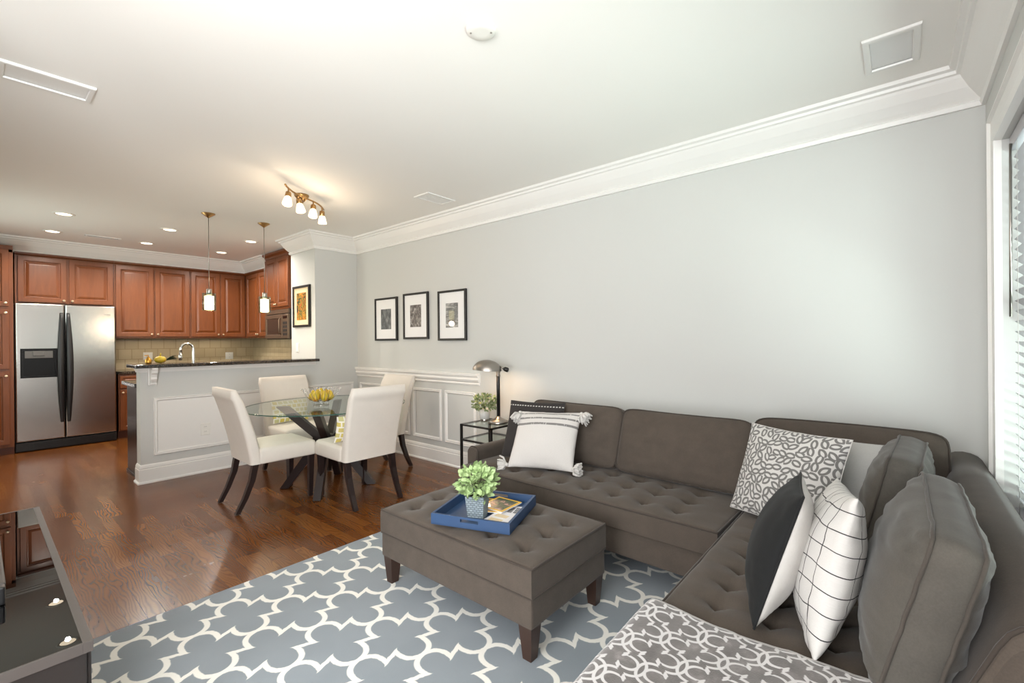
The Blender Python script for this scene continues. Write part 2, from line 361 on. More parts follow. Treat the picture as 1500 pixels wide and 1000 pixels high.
MT['page_white'] = plain('glossy_page', (232, 230, 232), 0.35)
MT['mw_window'] = plain('microwave_window', (54, 42, 34), 0.2, 0.2)
MT['mw_body'] = plain('dark_stainless', (116, 98, 82), 0.35, 0.7)
def mk_basket():
    t = NT('woven_grey_pot'); v = t.coord('UV'); br = t.n('ShaderNodeTexBrick'); t.l(v, br.inputs['Vector']); br.inputs['Scale'].default_value = 1
    br.inputs['Brick Width'].default_value = 0.018; br.inputs['Row Height'].default_value = 0.010; br.inputs['Mortar Size'].default_value = 0.0016; br.inputs['Mortar Smooth'].default_value = 0.6
    br.inputs['Color1'].default_value = (*lin((150, 162, 168)), 1); br.inputs['Color2'].default_value = (*lin((126, 140, 148)), 1); br.inputs['Mortar'].default_value = (*lin((84, 96, 104)), 1)
    t.set(**{'Base Color': br.outputs['Color'], 'Roughness': 0.6}); t.bump(t.math('SUBTRACT', 1.0, br.outputs['Fac']), 0.8, 0.004); return t.m
MT['basket'] = mk_basket()
def mk_fruit():
    t = NT('yellow_fruit_skin'); v = t.coord('Object'); f = t.noise(v, 16, 3)
    t.set(**{'Base Color': t.ramp(f, [(0.3, lin((176, 166, 40))), (0.55, lin((204, 168, 48))), (0.68, lin((186, 112, 44)))]), 'Roughness': 0.4}); return t.m
MT['fruit'] = mk_fruit()
MT['slat'] = plain('white_faux_wood_slat', (184, 182, 186), 0.4, var=0.02)
MT['console_frame'] = plain('grey_metal_rim', (70, 65, 62), 0.55, 0.1)
MT['console_body'] = plain('black_oak_console', (34, 31, 30), 0.4, var=0.2, scale=12)

# ------------------------------------------------------------------ mesh helpers
def mworld(o):
    m = Matrix.Identity(4)
    while o is not None:
        m = (Matrix.Translation(o.location) @ o.rotation_euler.to_matrix().to_4x4()) @ m
        o = o.parent
    return m
class MB:
    def __init__(s): s.v = []; s.f = []; s.uv = {}; s.mi = []; s.cur = 0; s.sm = []
    def vert(s, p): s.v.append(Vector(p)); return len(s.v) - 1
    def face(s, ids, uv=None, smooth=False):
        s.f.append(tuple(ids)); s.mi.append(s.cur); s.sm.append(smooth)
        if uv: s.uv[len(s.f) - 1] = uv
    def box(s, a, b, bev=0.0, mat=None):
        bm = bmesh.new(); bmesh.ops.create_cube(bm, size=1)
        a, b = Vector(a), Vector(b); d = b - a
        for v in bm.verts: v.co = Vector(((v.co.x + .5) * d.x, (v.co.y + .5) * d.y, (v.co.z + .5) * d.z)) + a
        if bev: bmesh.ops.bevel(bm, geom=list(bm.edges), offset=min(bev, 0.45 * min(abs(x) for x in d)), segments=2, profile=0.6, affect='EDGES')
        s.add_bm(bm, mat); return s
    def add_bm(s, bm, mat=None, smooth=False):
        o = len(s.v); bm.verts.index_update()
        for v in bm.verts: s.v.append((mat @ v.co) if mat else v.co.copy())
        for f in bm.faces: s.face([v.index + o for v in f.verts], smooth=smooth)
        bm.free()
    def prism(s, p, q, w0, w1, h0=None, h1=None, up=(0, 0, 1), bev=0.0):
        """tapered rectangular bar from p to q"""
        p, q = Vector(p), Vector(q); d = (q - p).normalized(); up = Vector(up)
        if abs(d.dot(up)) > 0.98: up = Vector((0, 1, 0))
        r = d.cross(up).normalized(); u = r.cross(d)
        h0 = w0 if h0 is None else h0; h1 = w1 if h1 is None else h1
        bm = bmesh.new(); vs = []
        for c, w, h in ((p, w0, h0), (q, w1, h1)):
            for i, j in ((-1, -1), (1, -1), (1, 1), (-1, 1)): vs.append(bm.verts.new(c + r * (i * w / 2) + u * (j * h / 2)))
        bm.faces.new(vs[3::-1]); bm.faces.new(vs[4:])
        for i in range(4): bm.faces.new((vs[i], vs[(i + 1) % 4], vs[4 + (i + 1) % 4], vs[4 + i]))
        if bev: bmesh.ops.bevel(bm, geom=list(bm.edges), offset=bev, segments=2, affect='EDGES')
        s.add_bm(bm); return s
    def tube(s, pts, r, n=8, closed=False, caps=True):
        pts = [Vector(p) for p in pts]; rings = []; N = len(pts)
        rr = r if isinstance(r, (list, tuple)) else [r] * N
        ref = None
        for i, p in enumerate(pts):
            if closed: d = pts[(i + 1) % N] - pts[i - 1]
            else: d = pts[min(i + 1, N - 1)] - pts[max(i - 1, 0)]
            d = d.normalized()
            if ref is None: ref = Vector((0, 0, 1)) if abs(d.z) < 0.9 else Vector((1, 0, 0))
            a = (ref - d * ref.dot(d)).normalized(); ref = a; b = d.cross(a)
            rings.append([s.vert(p + (a * cos(2 * pi * k / n) + b * sin(2 * pi * k / n)) * rr[i]) for k in range(n)])
        for i in range(N if closed else N - 1):
            A, B = rings[i], rings[(i + 1) % N]
            for k in range(n): s.face((A[k], A[(k + 1) % n], B[(k + 1) % n], B[k]), smooth=True)
        if caps and not closed: s.face(rings[0][::-1]); s.face(rings[-1])
        return s
    def lathe(s, prof, c=(0, 0, 0), n=32, axis=None, smooth=True, cap0=True, cap1=True):
        c = Vector(c); A = Vector(axis).normalized() if axis else Vector((0, 0, 1))
        X = A.orthogonal().normalized() if axis else Vector((1, 0, 0)); Y = A.cross(X)
        rings = [[s.vert(c + A * z + (X * cos(2 * pi * k / n) + Y * sin(2 * pi * k / n)) * r) for k in range(n)] for r, z in prof]
        for a, b in zip(rings, rings[1:]):
            for k in range(n): s.face((a[k], a[(k + 1) % n], b[(k + 1) % n], b[k]), smooth=smooth)
        if cap0: s.face(rings[0][::-1])
        if cap1: s.face(rings[-1])
        return s
    def rings(s, loops, cap=True, smooth=False):
        R = [[s.vert(p) for p in L] for L in loops]
        for a, b in zip(R, R[1:]):
            n = len(a)
            for k in range(n): s.face((a[k], a[(k + 1) % n], b[(k + 1) % n], b[k]), smooth=smooth)
        if cap: s.face(R[-1])
        return s
    def panel(s, o, u, v, w, h, prof, cap=True, back=True):
        """nested rectangles: prof = [(inset, height)] on the plane o + u*a + v*b, heights along u x v"""
        o, u, v = Vector(o), Vector(u), Vector(v); n = u.cross(v)
        L = [[o + u * a + v * b + n * d for a, b in ((i, i), (w - i, i), (w - i, h - i), (i, h - i))] for i, d in prof]
        if back: s.face([s.vert(p) for p in L[0]][::-1])
        return s.rings(L, cap)
    def sphere(s, c, r, sc=(1, 1, 1), n=12, m=8):
        c = Vector(c); prof = []
        rows = []
        for i in range(m + 1):
            t = pi * i / m
            if i in (0, m): rows.append([s.vert(c + Vector((0, 0, -cos(t) * r * sc[2])))])
            else: rows.append([s.vert(c + Vector((sin(t) * cos(2 * pi * k / n) * r * sc[0], sin(t) * sin(2 * pi * k / n) * r * sc[1], -cos(t) * r * sc[2]))) for k in range(n)])
        for a, b in zip(rows, rows[1:]):
            for k in range(n):
                k2 = (k + 1) % n
                if len(a) == 1: s.face((a[0], b[k2], b[k]), smooth=True)
                elif len(b) == 1: s.face((a[k], a[k2], b[0]), smooth=True)
                else: s.face((a[k], a[k2], b[k2], b[k]), smooth=True)
        return s
    def grid(s, P, nu, nv, uvf=None, flip=False, smooth=True):
        ids = [[s.vert(P(i / nu, j / nv)) for j in range(nv + 1)] for i in range(nu + 1)]
        for i in range(nu):
            for j in range(nv):
                q = [(i, j), (i + 1, j), (i + 1, j + 1), (i, j + 1)]
                if flip: q = q[::-1]
                s.face([ids[a][b] for a, b in q], [uvf(a / nu, b / nv) for a, b in q] if uvf else None, smooth)
        return ids
    def move(s, mat, start=0):
        for i in range(start, len(s.v)): s.v[i] = mat @ s.v[i]
        return s
    def build(s, name, mats, parent=None, origin=None, weld=0.0, local=False):
        me = bpy.data.meshes.new(name)
        if not isinstance(mats, (list, tuple)): mats = [mats]
        vs = s.v
        o = bpy.data.objects.new(name, me)
        if parent is None:
            if origin is None:
                lo = [min(v[i] for v in vs) for i in range(3)]; hi = [max(v[i] for v in vs) for i in range(3)]
                origin = ((lo[0] + hi[0]) / 2, (lo[1] + hi[1]) / 2, lo[2])
            o.location = origin; vs = [v - Vector(origin) for v in vs]
        else:
            o.parent = parent
            if not local:
                inv = mworld(parent).inverted(); vs = [inv @ v for v in vs]
        me.from_pydata([tuple(v) for v in vs], [], s.f)
        for m in mats: me.materials.append(m)
        me.polygons.foreach_set('material_index', s.mi)
        me.polygons.foreach_set('use_smooth', s.sm)
        if s.uv:
            ul = me.uv_layers.new(name='UVMap')
            for p in me.polygons:
                u = s.uv.get(p.index)
                if u:
                    for li, c in zip(p.loop_indices, u): ul.data[li].uv = c
        bm = bmesh.new(); bm.from_mesh(me)
        if weld: bmesh.ops.remove_doubles(bm, verts=bm.verts, dist=weld)
        bmesh.ops.recalc_face_normals(bm, faces=bm.faces)
        bm.to_mesh(me); bm.free(); me.update()
        COL.objects.link(o); return o
def tag(o, label, cat, group=None):
    o['label'] = label; o['category'] = cat
    if group: o['group'] = group
    return o
def thing(name, label, cat, loc=(0, 0, 0), rz=0.0, group=None, rot=None):
    o = bpy.data.objects.new(name, None); o.empty_display_size = 0.1; COL.objects.link(o)
    o.location = loc; o.rotation_euler = rot if rot else (0, 0, rz)
    return tag(o, label, cat, group)
def struct(mb, name, mats):
    o = mb.build(name, mats); o['kind'] = 'structure'; return o
def copy_tree(o, parent=None):
    c = o.copy(); COL.objects.link(c)
    if parent: c.parent = parent
    for ch in list(o.children): copy_tree(ch, c)
    return c
def sweep(mb, path, prof, closed_ends=True):
    """profile [(offset from wall, z)] swept along an XY path, room on the left of travel, mitred"""
    P = [Vector((p[0], p[1])) for p in path]; N = len(P); loops = []
    for i in range(N):
        d0 = (P[i] - P[i - 1]).normalized() if i else None
        d1 = (P[i + 1] - P[i]).normalized() if i < N - 1 else None
        if d0 is None: d0 = d1
        if d1 is None: d1 = d0
        n0 = Vector((-d0.y, d0.x)); n1 = Vector((-d1.y, d1.x)); m = (n0 + n1); m = m / max(1e-6, m.dot(n0)) if m.length > 1e-6 else n0
        loops.append([mb.vert((P[i].x + m.x * o, P[i].y + m.y * o, z)) for o, z in prof])
    k = len(prof)
    for a, b in zip(loops, loops[1:]):
        for j in range(k): mb.face((a[j], a[(j + 1) % k], b[(j + 1) % k], b[j]))
    mb.face(loops[0]); mb.face(loops[-1][::-1]); return mb

# ------------------------------------------------------------------ room dimensions
XW, YN, YP, XP, CEIL = 3.183, -0.325, 5.303, 2.63, 2.59
XL, YB, YC, XC = -0.45, 8.68, 8.15, 2.88      # left wall, kitchen back wall, upper cabinet faces

# ------------------------------------------------------------------ the setting
struct(MB().box((-2.6, -0.6, -0.12), (3.5, 8.9, 0)), 'floor', MT['floor'])
struct(MB().box((-2.6, -0.6, CEIL), (3.5, 8.9, CEIL + 0.12)), 'ceiling', MT['ceiling'])
struct(MB().box((XW, -0.47, 0), (XW + 0.14, 8.9, CEIL)), 'wall_right', MT['wall'])
KY0, KY1, KZ0, KZ1 = 5.95, 7.25, 1.0, 2.1             # opening of an unseen kitchen window, added to let in fill light
struct(MB().box((XL - 0.14, 1.75, 0), (XL, KY0, CEIL)).box((XL - 0.14, KY1, 0), (XL, 8.9, CEIL)).box((XL - 0.14, KY0, 0), (XL, KY1, KZ0)).box((XL - 0.14, KY0, KZ1), (XL, KY1, CEIL)), 'wall_left', MT['wall'])
w = MB()
for y0, y1 in ((KY0, KY0 + 0.05), (6.575, 6.625), (KY1 - 0.05, KY1)): w.box((XL - 0.11, y0, KZ0), (XL - 0.07, y1, KZ1), 0.003)
for z0, z1 in ((KZ0, KZ0 + 0.05), (KZ1 - 0.05, KZ1)): w.box((XL - 0.108, KY0, z0), (XL - 0.072, KY1, z1), 0.003)
wo = struct(w, 'added_window', MT['trim'])  # unseen window, added to go with the kitchen fill lamp
MB().box((XL - 0.092, KY0 + 0.02, KZ0 + 0.02), (XL - 0.088, KY1 - 0.02, KZ1 - 0.02)).build('window_pane', MT['pane'], wo)
struct(MB().box((XL, YB, 0), (XW, YB + 0.14, CEIL)), 'wall_back', MT['wall'])
WX0, WX1, WZ0, WZ1 = 0.95, 2.74, 0.56, 2.09           # window opening
w = MB()
for x0, x1 in ((-2.6, -2.2), (-0.4, WX0), (WX1, XW)): w.box((x0, YN - 0.13, 0), (x1, YN, CEIL))
for x0, x1 in ((-2.2, -0.4), (WX0, WX1)):  # the first opening is unseen, added to let fill light in
    w.box((x0, YN - 0.13, 0), (x1, YN, WZ0)); w.box((x0, YN - 0.13, WZ1), (x1, YN, CEIL))
struct(w, 'wall_window', MT['wall'])
struct(MB().box((XP, YP, 0), (XW, 5.93, CEIL)), 'wall_pillar', MT['wall'])
struct(MB().box((0.98, YP, 0), (XP, 5.445, 1.062)), 'wall_half', MT['wall'])
# soffit the kitchen crown runs on
struct(MB().box((XL, YC + 0.005, 2.41), (XW, YB, CEIL)).box((XC + 0.005, 5.93, 2.41), (XW, YC + 0.005, CEIL)), 'wall_soffit', MT['wall'])
# tiled backsplash with running-bond uv in metres
b = MB()
b.face([b.vert(p) for p in ((1.2, YB - 0.008, 0.91), (XW - 0.008, YB - 0.008, 0.91), (XW - 0.008, YB - 0.008, 1.38), (1.2, YB - 0.008, 1.38))], [(0, 0), (1.975, 0), (1.975, 0.47), (0, 0.47)])
b.face([b.vert(p) for p in ((XW - 0.008, YB - 0.008, 0.91), (XW - 0.008, 5.94, 0.91), (XW - 0.008, 5.94, 1.38), (XW - 0.008, YB - 0.008, 1.38))], [(0.05, 0), (2.782, 0), (2.782, 0.47), (0.05, 0.47)])
struct(b, 'wall_backsplash', MT['tile'])
CROWN = [(0.0, 2.405), (0.016, 2.405), (0.022, 2.425), (0.014, 2.435), (0.03, 2.452), (0.062, 2.492), (0.088, 2.535), (0.094, 2.548), (0.108, 2.552), (0.112, 2.566), (0.132, 2.572), (0.136, CEIL), (0.0, CEIL)]
struct(sweep(MB(), [(-2.6, YN), (XW, YN), (XW, YP), (XP, YP), (XP, 5.93), (XC - 0.01, 5.93)], CROWN), 'trim_1', MT['trim'])
struct(sweep(MB(), [(XC + 0.005, 7.2), (XC + 0.005, YC + 0.005), (XL, YC + 0.005)], CROWN), 'trim_2', MT['trim'])
BASE = [(0, 0), (0.028, 0), (0.028, 0.012), (0.017, 0.022), (0.017, 0.128), (0.012, 0.134), (0.015, 0.142), (0.010, 0.160), (0.004, 0.170), (0, 0.172)]
struct(sweep(MB(), [(XW, YN), (XW, YP)], BASE), 'baseboard_right', MT['trim'])
struct(sweep(MB(), [(XW, YP), (0.98, YP), (0.98, 5.445)], BASE), 'baseboard_half', MT['trim'])
struct(sweep(MB(), [(XL, 7.9), (XL, 1.75)], BASE), 'baseboard_left', MT['trim'])
RAIL = [(0, 0.850), (0.010, 0.850), (0.014, 0.862), (0.010, 0.874), (0.026, 0.886), (0.034, 0.905), (0.026, 0.918), (0.028, 0.930), (0.042, 0.940), (0.044, 0.962), (0.034, 0.968), (0, 0.968)]
struct(sweep(MB(), [(XW, 3.115), (XW, YP)], RAIL), 'trim_3', MT['trim'])
PM = [(0, 0), (0.0, 0.012), (0.006, 0.019), (0.013, 0.015), (0.022, 0.017), (0.030, 0.008), (0.034, 0.002)]
def wall_frame(name, o, u, w, h, fill=False):
    o, u = Vector(o), Vector(u); v = Vector((0, 0, 1)); n = u.cross(v); m = MB()
    L = [[o + u * a + v * b + n * d for a, b in ((i, i), (w - i, i), (w - i, h - i), (i, h - i))] for i, d in PM]
    m.rings(L, cap=False)
    if fill: m.face([m.vert(p + n * 0.0015) for p in L[0]])
    struct(m, name, MT['trim'])
k = 4
for y0, y1 in ((3.17, 3.62), (3.68, 4.15), (4.215, 4.68), (4.745, 5.236)):
    wall_frame('trim_%d' % k, (XW, y1, 0.235), (0, -1, 0), y1 - y0, 0.54); k += 1
for x0, x1 in ((1.075, 2.07), (2.13, 3.115)):
    wall_frame('trim_%d' % k, (x0, YP, 0.246), (1, 0, 0), x1 - x0, 0.535, True); k += 1
# moulding under the bar top, on the half wall
struct(sweep(MB(), [(XP, YP), (0.98, YP), (0.98, 5.445)], [(0, 1.02), (0.006, 1.02), (0.014, 1.04), (0.022, 1.062), (0, 1.062)]), 'trim_%d' % k, MT['trim']); k += 1
# window casing (picture frame), jamb liner, stool
c = MB()
CP = [(0.0, 0.0), (0.0, 0.030), (0.012, 0.032), (0.018, 0.020), (0.060, 0.016), (0.100, 0.020), (0.112, 0.024), (0.125, 0.024), (0.130, 0.0)]
o = Vector((WX1 + 0.13, YN, WZ0 - 0.13)); u = Vector((-1, 0, 0)); v = Vector((0, 0, 1)); n = u.cross(v)
ww, hh = WX1 - WX0 + 0.26, WZ1 - WZ0 + 0.26
c.rings([[o + u * a + v * b + n * d for a, b in ((i, i), (ww - i, i), (ww - i, hh - i), (i, hh - i))] for i, d in CP], cap=False)
struct(c, 'trim_%d' % k, MT['trim'])
wf = MB()
for x0, x1 in ((WX0, WX0 + 0.05), (1.82, 1.87), (WX1 - 0.05, WX1)): wf.box((x0, -0.452, WZ0), (x1, -0.415, WZ1), 0.003)
for z0, z1 in ((WZ0, WZ0 + 0.06), (1.30, 1.35), (WZ1 - 0.05, WZ1)): wf.box((WX0, -0.448, z0), (WX1, -0.418, z1), 0.003)
wo = struct(wf, 'window_1', MT['trim'])
p = MB().box((WX0 + 0.02, -0.435, WZ0 + 0.02), (WX1 - 0.02, -0.431, WZ1 - 0.02)).build('window_pane', MT['pane'], wo)

# ------------------------------------------------------------------ window blind
bl = thing('window_blind', 'white wooden venetian blind hanging in the window', 'blind', ((WX0 + WX1) / 2, -0.375, WZ0))
MB().box((WX0 + 0.008, -0.405, WZ1 - 0.055), (WX1 - 0.008, -0.345, WZ1 - 0.003), 0.004).build('headrail', MT['slat'], bl)
m = MB(); z = WZ0 + 0.06; tl = radians(-42)
while z < WZ1 - 0.065:
    a = [(WX0 + 0.012, -0.375 + 0.025 * cos(tl), z - 0.025 * sin(tl)), (WX0 + 0.012, -0.375 - 0.025 * cos(tl), z + 0.025 * sin(tl))]
    b = [(WX1 - 0.012, y, zz) for _, y, zz in a]
    t = Vector((0, sin(tl), cos(tl))) * 0.0028
    q = [Vector(x) for x in (a[0], a[1], b[1], b[0])]
    lo = [m.vert(x) for x in q]; hi = [m.vert(x + t) for x in q]
    m.face(lo[::-1]); m.face(hi)
    for i in range(4): m.face((lo[i], lo[(i + 1) % 4], hi[(i + 1) % 4], hi[i]))
    z += 0.0415
m.build('slats', MT['slat'], bl)
MB().box((WX0 + 0.012, -0.4, WZ0 + 0.012), (WX1 - 0.012, -0.35, WZ0 + 0.030), 0.004).build('bottom_rail', MT['slat'], bl)
for x in (WX0 + 0.14, 1.84, WX1 - 0.14):
    for dy in (-0.0265, 0.0265): MB().tube([(x, -0.375 + dy, WZ0 + 0.03), (x, -0.375 + dy, WZ1 - 0.05)], 0.0011, 5).build('ladder_cord', MT['white_cloth'], bl)
MB().tube([(WX1 - 0.075, -0.340, WZ1 - 0.045), (WX1 - 0.085, -0.336, 1.36)], 0.0045, 8).build('tilt_wand', MT['steel'], bl)
MB().tube([(1.95, -0.340, 1.4), (1.95, -0.339, 1.28)], 0.0012, 5).lathe([(0.004, 0.05), (0.011, 0.0)], (1.95, -0.339, 1.23), 10).build('pull_cord', MT['white_plastic'], bl)

# ------------------------------------------------------------------ kitchen: cabinets
DOORP = [(0, 0), (0, 0.018), (0.003, 0.020), (0.052, 0.020), (0.056, 0.017), (0.060, 0.009), (0.068, 0.008), (0.074, 0.012), (0.094, 0.019), (0.098, 0.0195)]
def cab_door(parent, o, u, w, h, knob, name='door'):
    u = Vector(u); d = MB().panel(o, u, (0, 0, 1), w, h, DOORP).build(name, MT['cherry'], parent)
    if knob:
        n = u.cross(Vector((0, 0, 1))); kx, kz = knob
        c = Vector(o) + u * kx + Vector((0, 0, kz)) + n * 0.02
        MB().lathe([(0.006, 0), (0.005, 0.012), (0.013, 0.016), (0.015, 0.022), (0.011, 0.028), (0.003, 0.030)], c, 14, n).build('knob', MT['knob'], d)
    return d
def trimstrip(parent, path, zt):
    sweep(MB(), path, [(0, zt - 0.06), (0.006, zt - 0.06), (0.01, zt - 0.035), (0.03, zt - 0.02), (0.034, zt), (0, zt)]).build('top_trim', MT['cherry'], parent)
def back_cab(label, x0, x1, z0, z1, doors, knobs, yf=YC, group=None, name='wall_cabinet', depth=None, trim=True):
    t = thing(name, label, 'cabinet', ((x0 + x1) / 2, yf + 0.15, z0), group=group)
    MB().box((x0, yf, z0), (x1, YB - 0.002, z1), 0.002).build('body', MT['cherry'], t)
    for (a, b, c, d), kn in zip(doors, knobs): cab_door(t, (a, yf - 0.001, c), (1, 0, 0), b - a, d - c, kn)
    return t
G = 'upper cabinets on the kitchen back wall'
t = back_cab('pair of short cherry cabinet doors above the refrigerator', 0.32, 1.235, 1.80, 2.408, [(0.345, 0.772, 1.812, 2.372), (0.795, 1.222, 1.812, 2.372)], [(0.40, 0.03), (0.027, 0.03)], group=G)
trimstrip(t, [(1.235, YC), (0.32, YC)], 2.414)
t = back_cab('tall cherry upper cabinet between the refrigerator and the first pendant lamp', 1.237, 2.107, 1.365, 2.408, [(1.252, 1.666, 1.387, 2.366), (1.684, 2.096, 1.387, 2.366)], [(0.388, 0.035), (0.026, 0.035)], group=G)
trimstrip(t, [(2.107, YC), (1.237, YC)], 2.414)
t = back_cab('cherry upper cabinet behind the pendant lamps, in the kitchen corner', 2.109, XC + 0.0, 1.365, 2.408, [(2.122, 2.500, 1.387, 2.366), (2.516, 2.862, 1.387, 2.366)], [(0.352, 0.035), (0.026, 0.035)], group=G)
trimstrip(t, [(XC, YC), (2.109, YC)], 2.414)
# side run along the right wall
t = thing('wall_cabinet', 'narrow cherry upper cabinet between the corner and the microwave', 'cabinet', (XC + 0.15, 7.65, 1.365))
MB().box((XC, 7.105, 1.365), (XW - 0.002, YC - 0.002, 2.408), 0.002).build('body', MT['cherry'], t)
cab_door(t, (XC + 0.001, 8.08, 1.387), (0, -1, 0), 0.46, 0.98, (0.434, 0.035)); cab_door(t, (XC + 0.001, 7.605, 1.387), (0, -1, 0), 0.46, 0.98, (0.026, 0.035))
trimstrip(t, [(XC, 7.105), (XC, YC - 0.04)], 2.414)
t = thing('wall_cabinet', 'cherry cabinet reaching the ceiling above the microwave', 'cabinet', (2.95, 6.72, 1.73))
MB().box((2.785, 6.335, 1.755), (XW - 0.002, 7.1, 2.53), 0.002).build('body', MT['cherry'], t)
cab_door(t, (2.786, 7.092, 1.79), (0, -1, 0), 0.372, 0.69, (0.346, 0.035)); cab_door(t, (2.786, 6.715, 1.79), (0, -1, 0), 0.372, 0.69, (0.026, 0.035))
sweep(MB(), [(XC - 0.005, 6.335), (2.785, 6.335), (2.785, 7.1), (XC - 0.005, 7.1)], [(0, 2.49), (0.006, 2.49), (0.012, 2.52), (0.036, 2.545), (0.04, 2.572), (0, 2.572)]).build('top_trim', MT['cherry'], t)
# microwave
t = thing('microwave', 'over-range microwave with dark window under a cherry cabinet', 'microwave', (2.95, 6.72, 1.334))
MB().box((2.79, 6.337, 1.336), (XW - 0.002, 7.098, 1.752), 0.004).build('body', MT['tile_body'], t)
d = MB().panel((2.789, 7.096, 1.345), (0, -1, 0), (0, 0, 1), 0.56, 0.335, [(0, 0), (0, 0.022), (0.004, 0.026), (0.05, 0.026), (0.056, 0.018)], cap=False).build('door', MT['mw_body'], t)
MB().panel((2.789, 7.096, 1.345), (0, -1, 0), (0, 0, 1), 0.56, 0.335, [(0.054, 0.0), (0.054, 0.019)]).build('window', MT['mw_window'], d)
MB().tube([(2.764, 6.560, 1.40), (2.735, 6.555, 1.42), (2.735, 6.555, 1.61), (2.764, 6.560, 1.63)], 0.009, 8).build('handle', MT['mw_body'], d)
c = MB().panel((2.789, 6.532, 1.345), (0, -1, 0), (0, 0, 1), 0.192, 0.335, [(0, 0), (0, 0.022), (0.004, 0.025)]).build('control_panel', MT['mw_body'], t)
MB().box((2.761, 6.37, 1.62), (2.764, 6.50, 1.655)).build('display', MT['black_gloss'], c)
m = MB()
for i in range(3):
    for j in range(4): m.box((2.761, 6.375 + i * 0.045, 1.385 + j * 0.052), (2.7645, 6.405 + i * 0.045, 1.42 + j * 0.052), 0.001)
m.build('keypad', MT['tile_body'], c)
m = MB().box((2.766, 6.34, 1.69), (2.79, 7.096, 1.748), 0.003); m.build('vent_strip', MT['mw_body'], t)
# pantry at the left edge
t = thing('pantry_cabinet', 'tall cherry pantry cabinet left of the refrigerator', 'cabinet', (-0.05, 8.2, 0))
MB().box((XL + 0.002, 7.93, 0.09), (0.300, YB - 0.002, 2.405), 0.002).build('body', MT['cherry'], t)
MB().box((XL + 0.002, 7.99, 0), (0.300, YB - 0.002, 0.09)).build('toe_kick', MT['cherry_dark'], t)
for z0, z1, kz in ((1.735, 2.40, 0.04), (1.005, 1.70, 0.655), (0.125, 0.97, 0.80)):
    cab_door(t, (-0.095, 7.929, z0), (1, 0, 0), 0.36, z1 - z0, (0.333, kz)); cab_door(t, (-0.44, 7.929, z0), (1, 0, 0), 0.335, z1 - z0, (0.027, kz))
sweep(MB(), [(0.300, YC - 0.04), (0.300, 7.93), (XL + 0.04, 7.93)], [(0, 2.37), (-0.006, 2.37), (-0.012, 2.40), (-0.035, 2.42), (-0.04, 2.45), (0, 2.45)]).build('top_trim', MT['cherry'], t)
# base cabinets and counters
def base_cab(label, name, a, b, face, doors, group=None):
    t = thing(name, label, 'cabinet', ((a[0] + b[0]) / 2, (a[1] + b[1]) / 2, 0), group=group)
    MB().box((a[0], a[1], 0.10), (b[0], b[1], 0.872), 0.002).build('body', MT['cherry'], t)
    ins = 0.06
    lo = [a[0], a[1]]; hi = [b[0], b[1]]
    if face == 'y-': lo[1] += ins
    if face == 'x-': lo[0] += ins
    if face == 'y+': hi[1] -= ins
    MB().box((lo[0], lo[1], 0), (hi[0], hi[1], 0.10)).build('toe_kick', MT['cherry_dark'], t)
    for (o, u, w) in doors:
        o = Vector(o); cab_door(t, o + Vector((0, 0, 0.115)), u, w, 0.55, (0.03, 0.51))
        u_ = Vector(u); n = u_.cross(Vector((0, 0, 1)))
        dr = MB().panel(o + Vector((0, 0, 0.685)), u, (0, 0, 1), w, 0.165, [(0, 0), (0, 0.018), (0.003, 0.02), (0.03, 0.02), (0.034, 0.014), (0.045, 0.014), (0.055, 0.019)]).build('drawer', MT['cherry'], t)
        MB().lathe([(0.006, 0), (0.005, 0.012), (0.014, 0.017), (0.011, 0.028), (0.003, 0.030)], o + u_ * (w / 2) + Vector((0, 0, 0.767)) + n * 0.02, 12, n).build('knob', MT['knob'], dr)
    return t
base_cab('cherry base cabinet standing right of the refrigerator', 'base_cabinet', (1.262, 8.075), (2.58, YB - 0.002), 'y-', [((1.275 + i * 0.435, 8.074, 0), (1, 0, 0), 0.42) for i in range(3)])
base_cab('cherry base cabinet along the right kitchen wall behind the bar', 'base_cabinet', (2.585, 5.94), (XW - 0.002, YB - 0.002), 'x-', [((2.584, 8.02 - i * 0.515, 0), (0, -1, 0), 0.5) for i in range(4)])
tag(MB().box((1.258, 8.045, 0.874), (2.55, YB - 0.010, 0.912), 0.006).box((2.55, 5.94, 0.874), (XW - 0.010, YB - 0.010, 0.912), 0.006).build('countertop', MT['granite']), 'dark granite countertop along the kitchen back wall', 'countertop')
t = base_cab('cherry peninsula cabinet with dark end panel behind the half wall', 'base_cabinet', (1.03, 5.449), (2.55, 6.00), 'y+', [((1.53 + i * 0.5, 6.001, 0), (-1, 0, 0), 0.47) for i in range(3)])
MB().box((1.000, 5.449, 0.0), (1.029, 5.975, 0.872), 0.003).build('end_panel', MT['espresso'], t)['label'] = 'dark brown end panel'
MB().box((0.99, 5.449, 0.0), (1.0, 5.98, 0.03), 0.003).build('shoe_moulding', MT['espresso'], t)
pc = tag(MB().box((0.965, 5.447, 0.874), (2.545, 6.035, 0.912), 0.006).build('countertop', MT['granite']), 'lower granite countertop on the kitchen side of the bar', 'countertop')
tag(MB().box((0.925, 5.195, 1.063), (2.627, 5.56, 1.094), 0.006).build('bar_top', MT['granite']), 'long raised dark granite bar top on the white half wall', 'bar top')
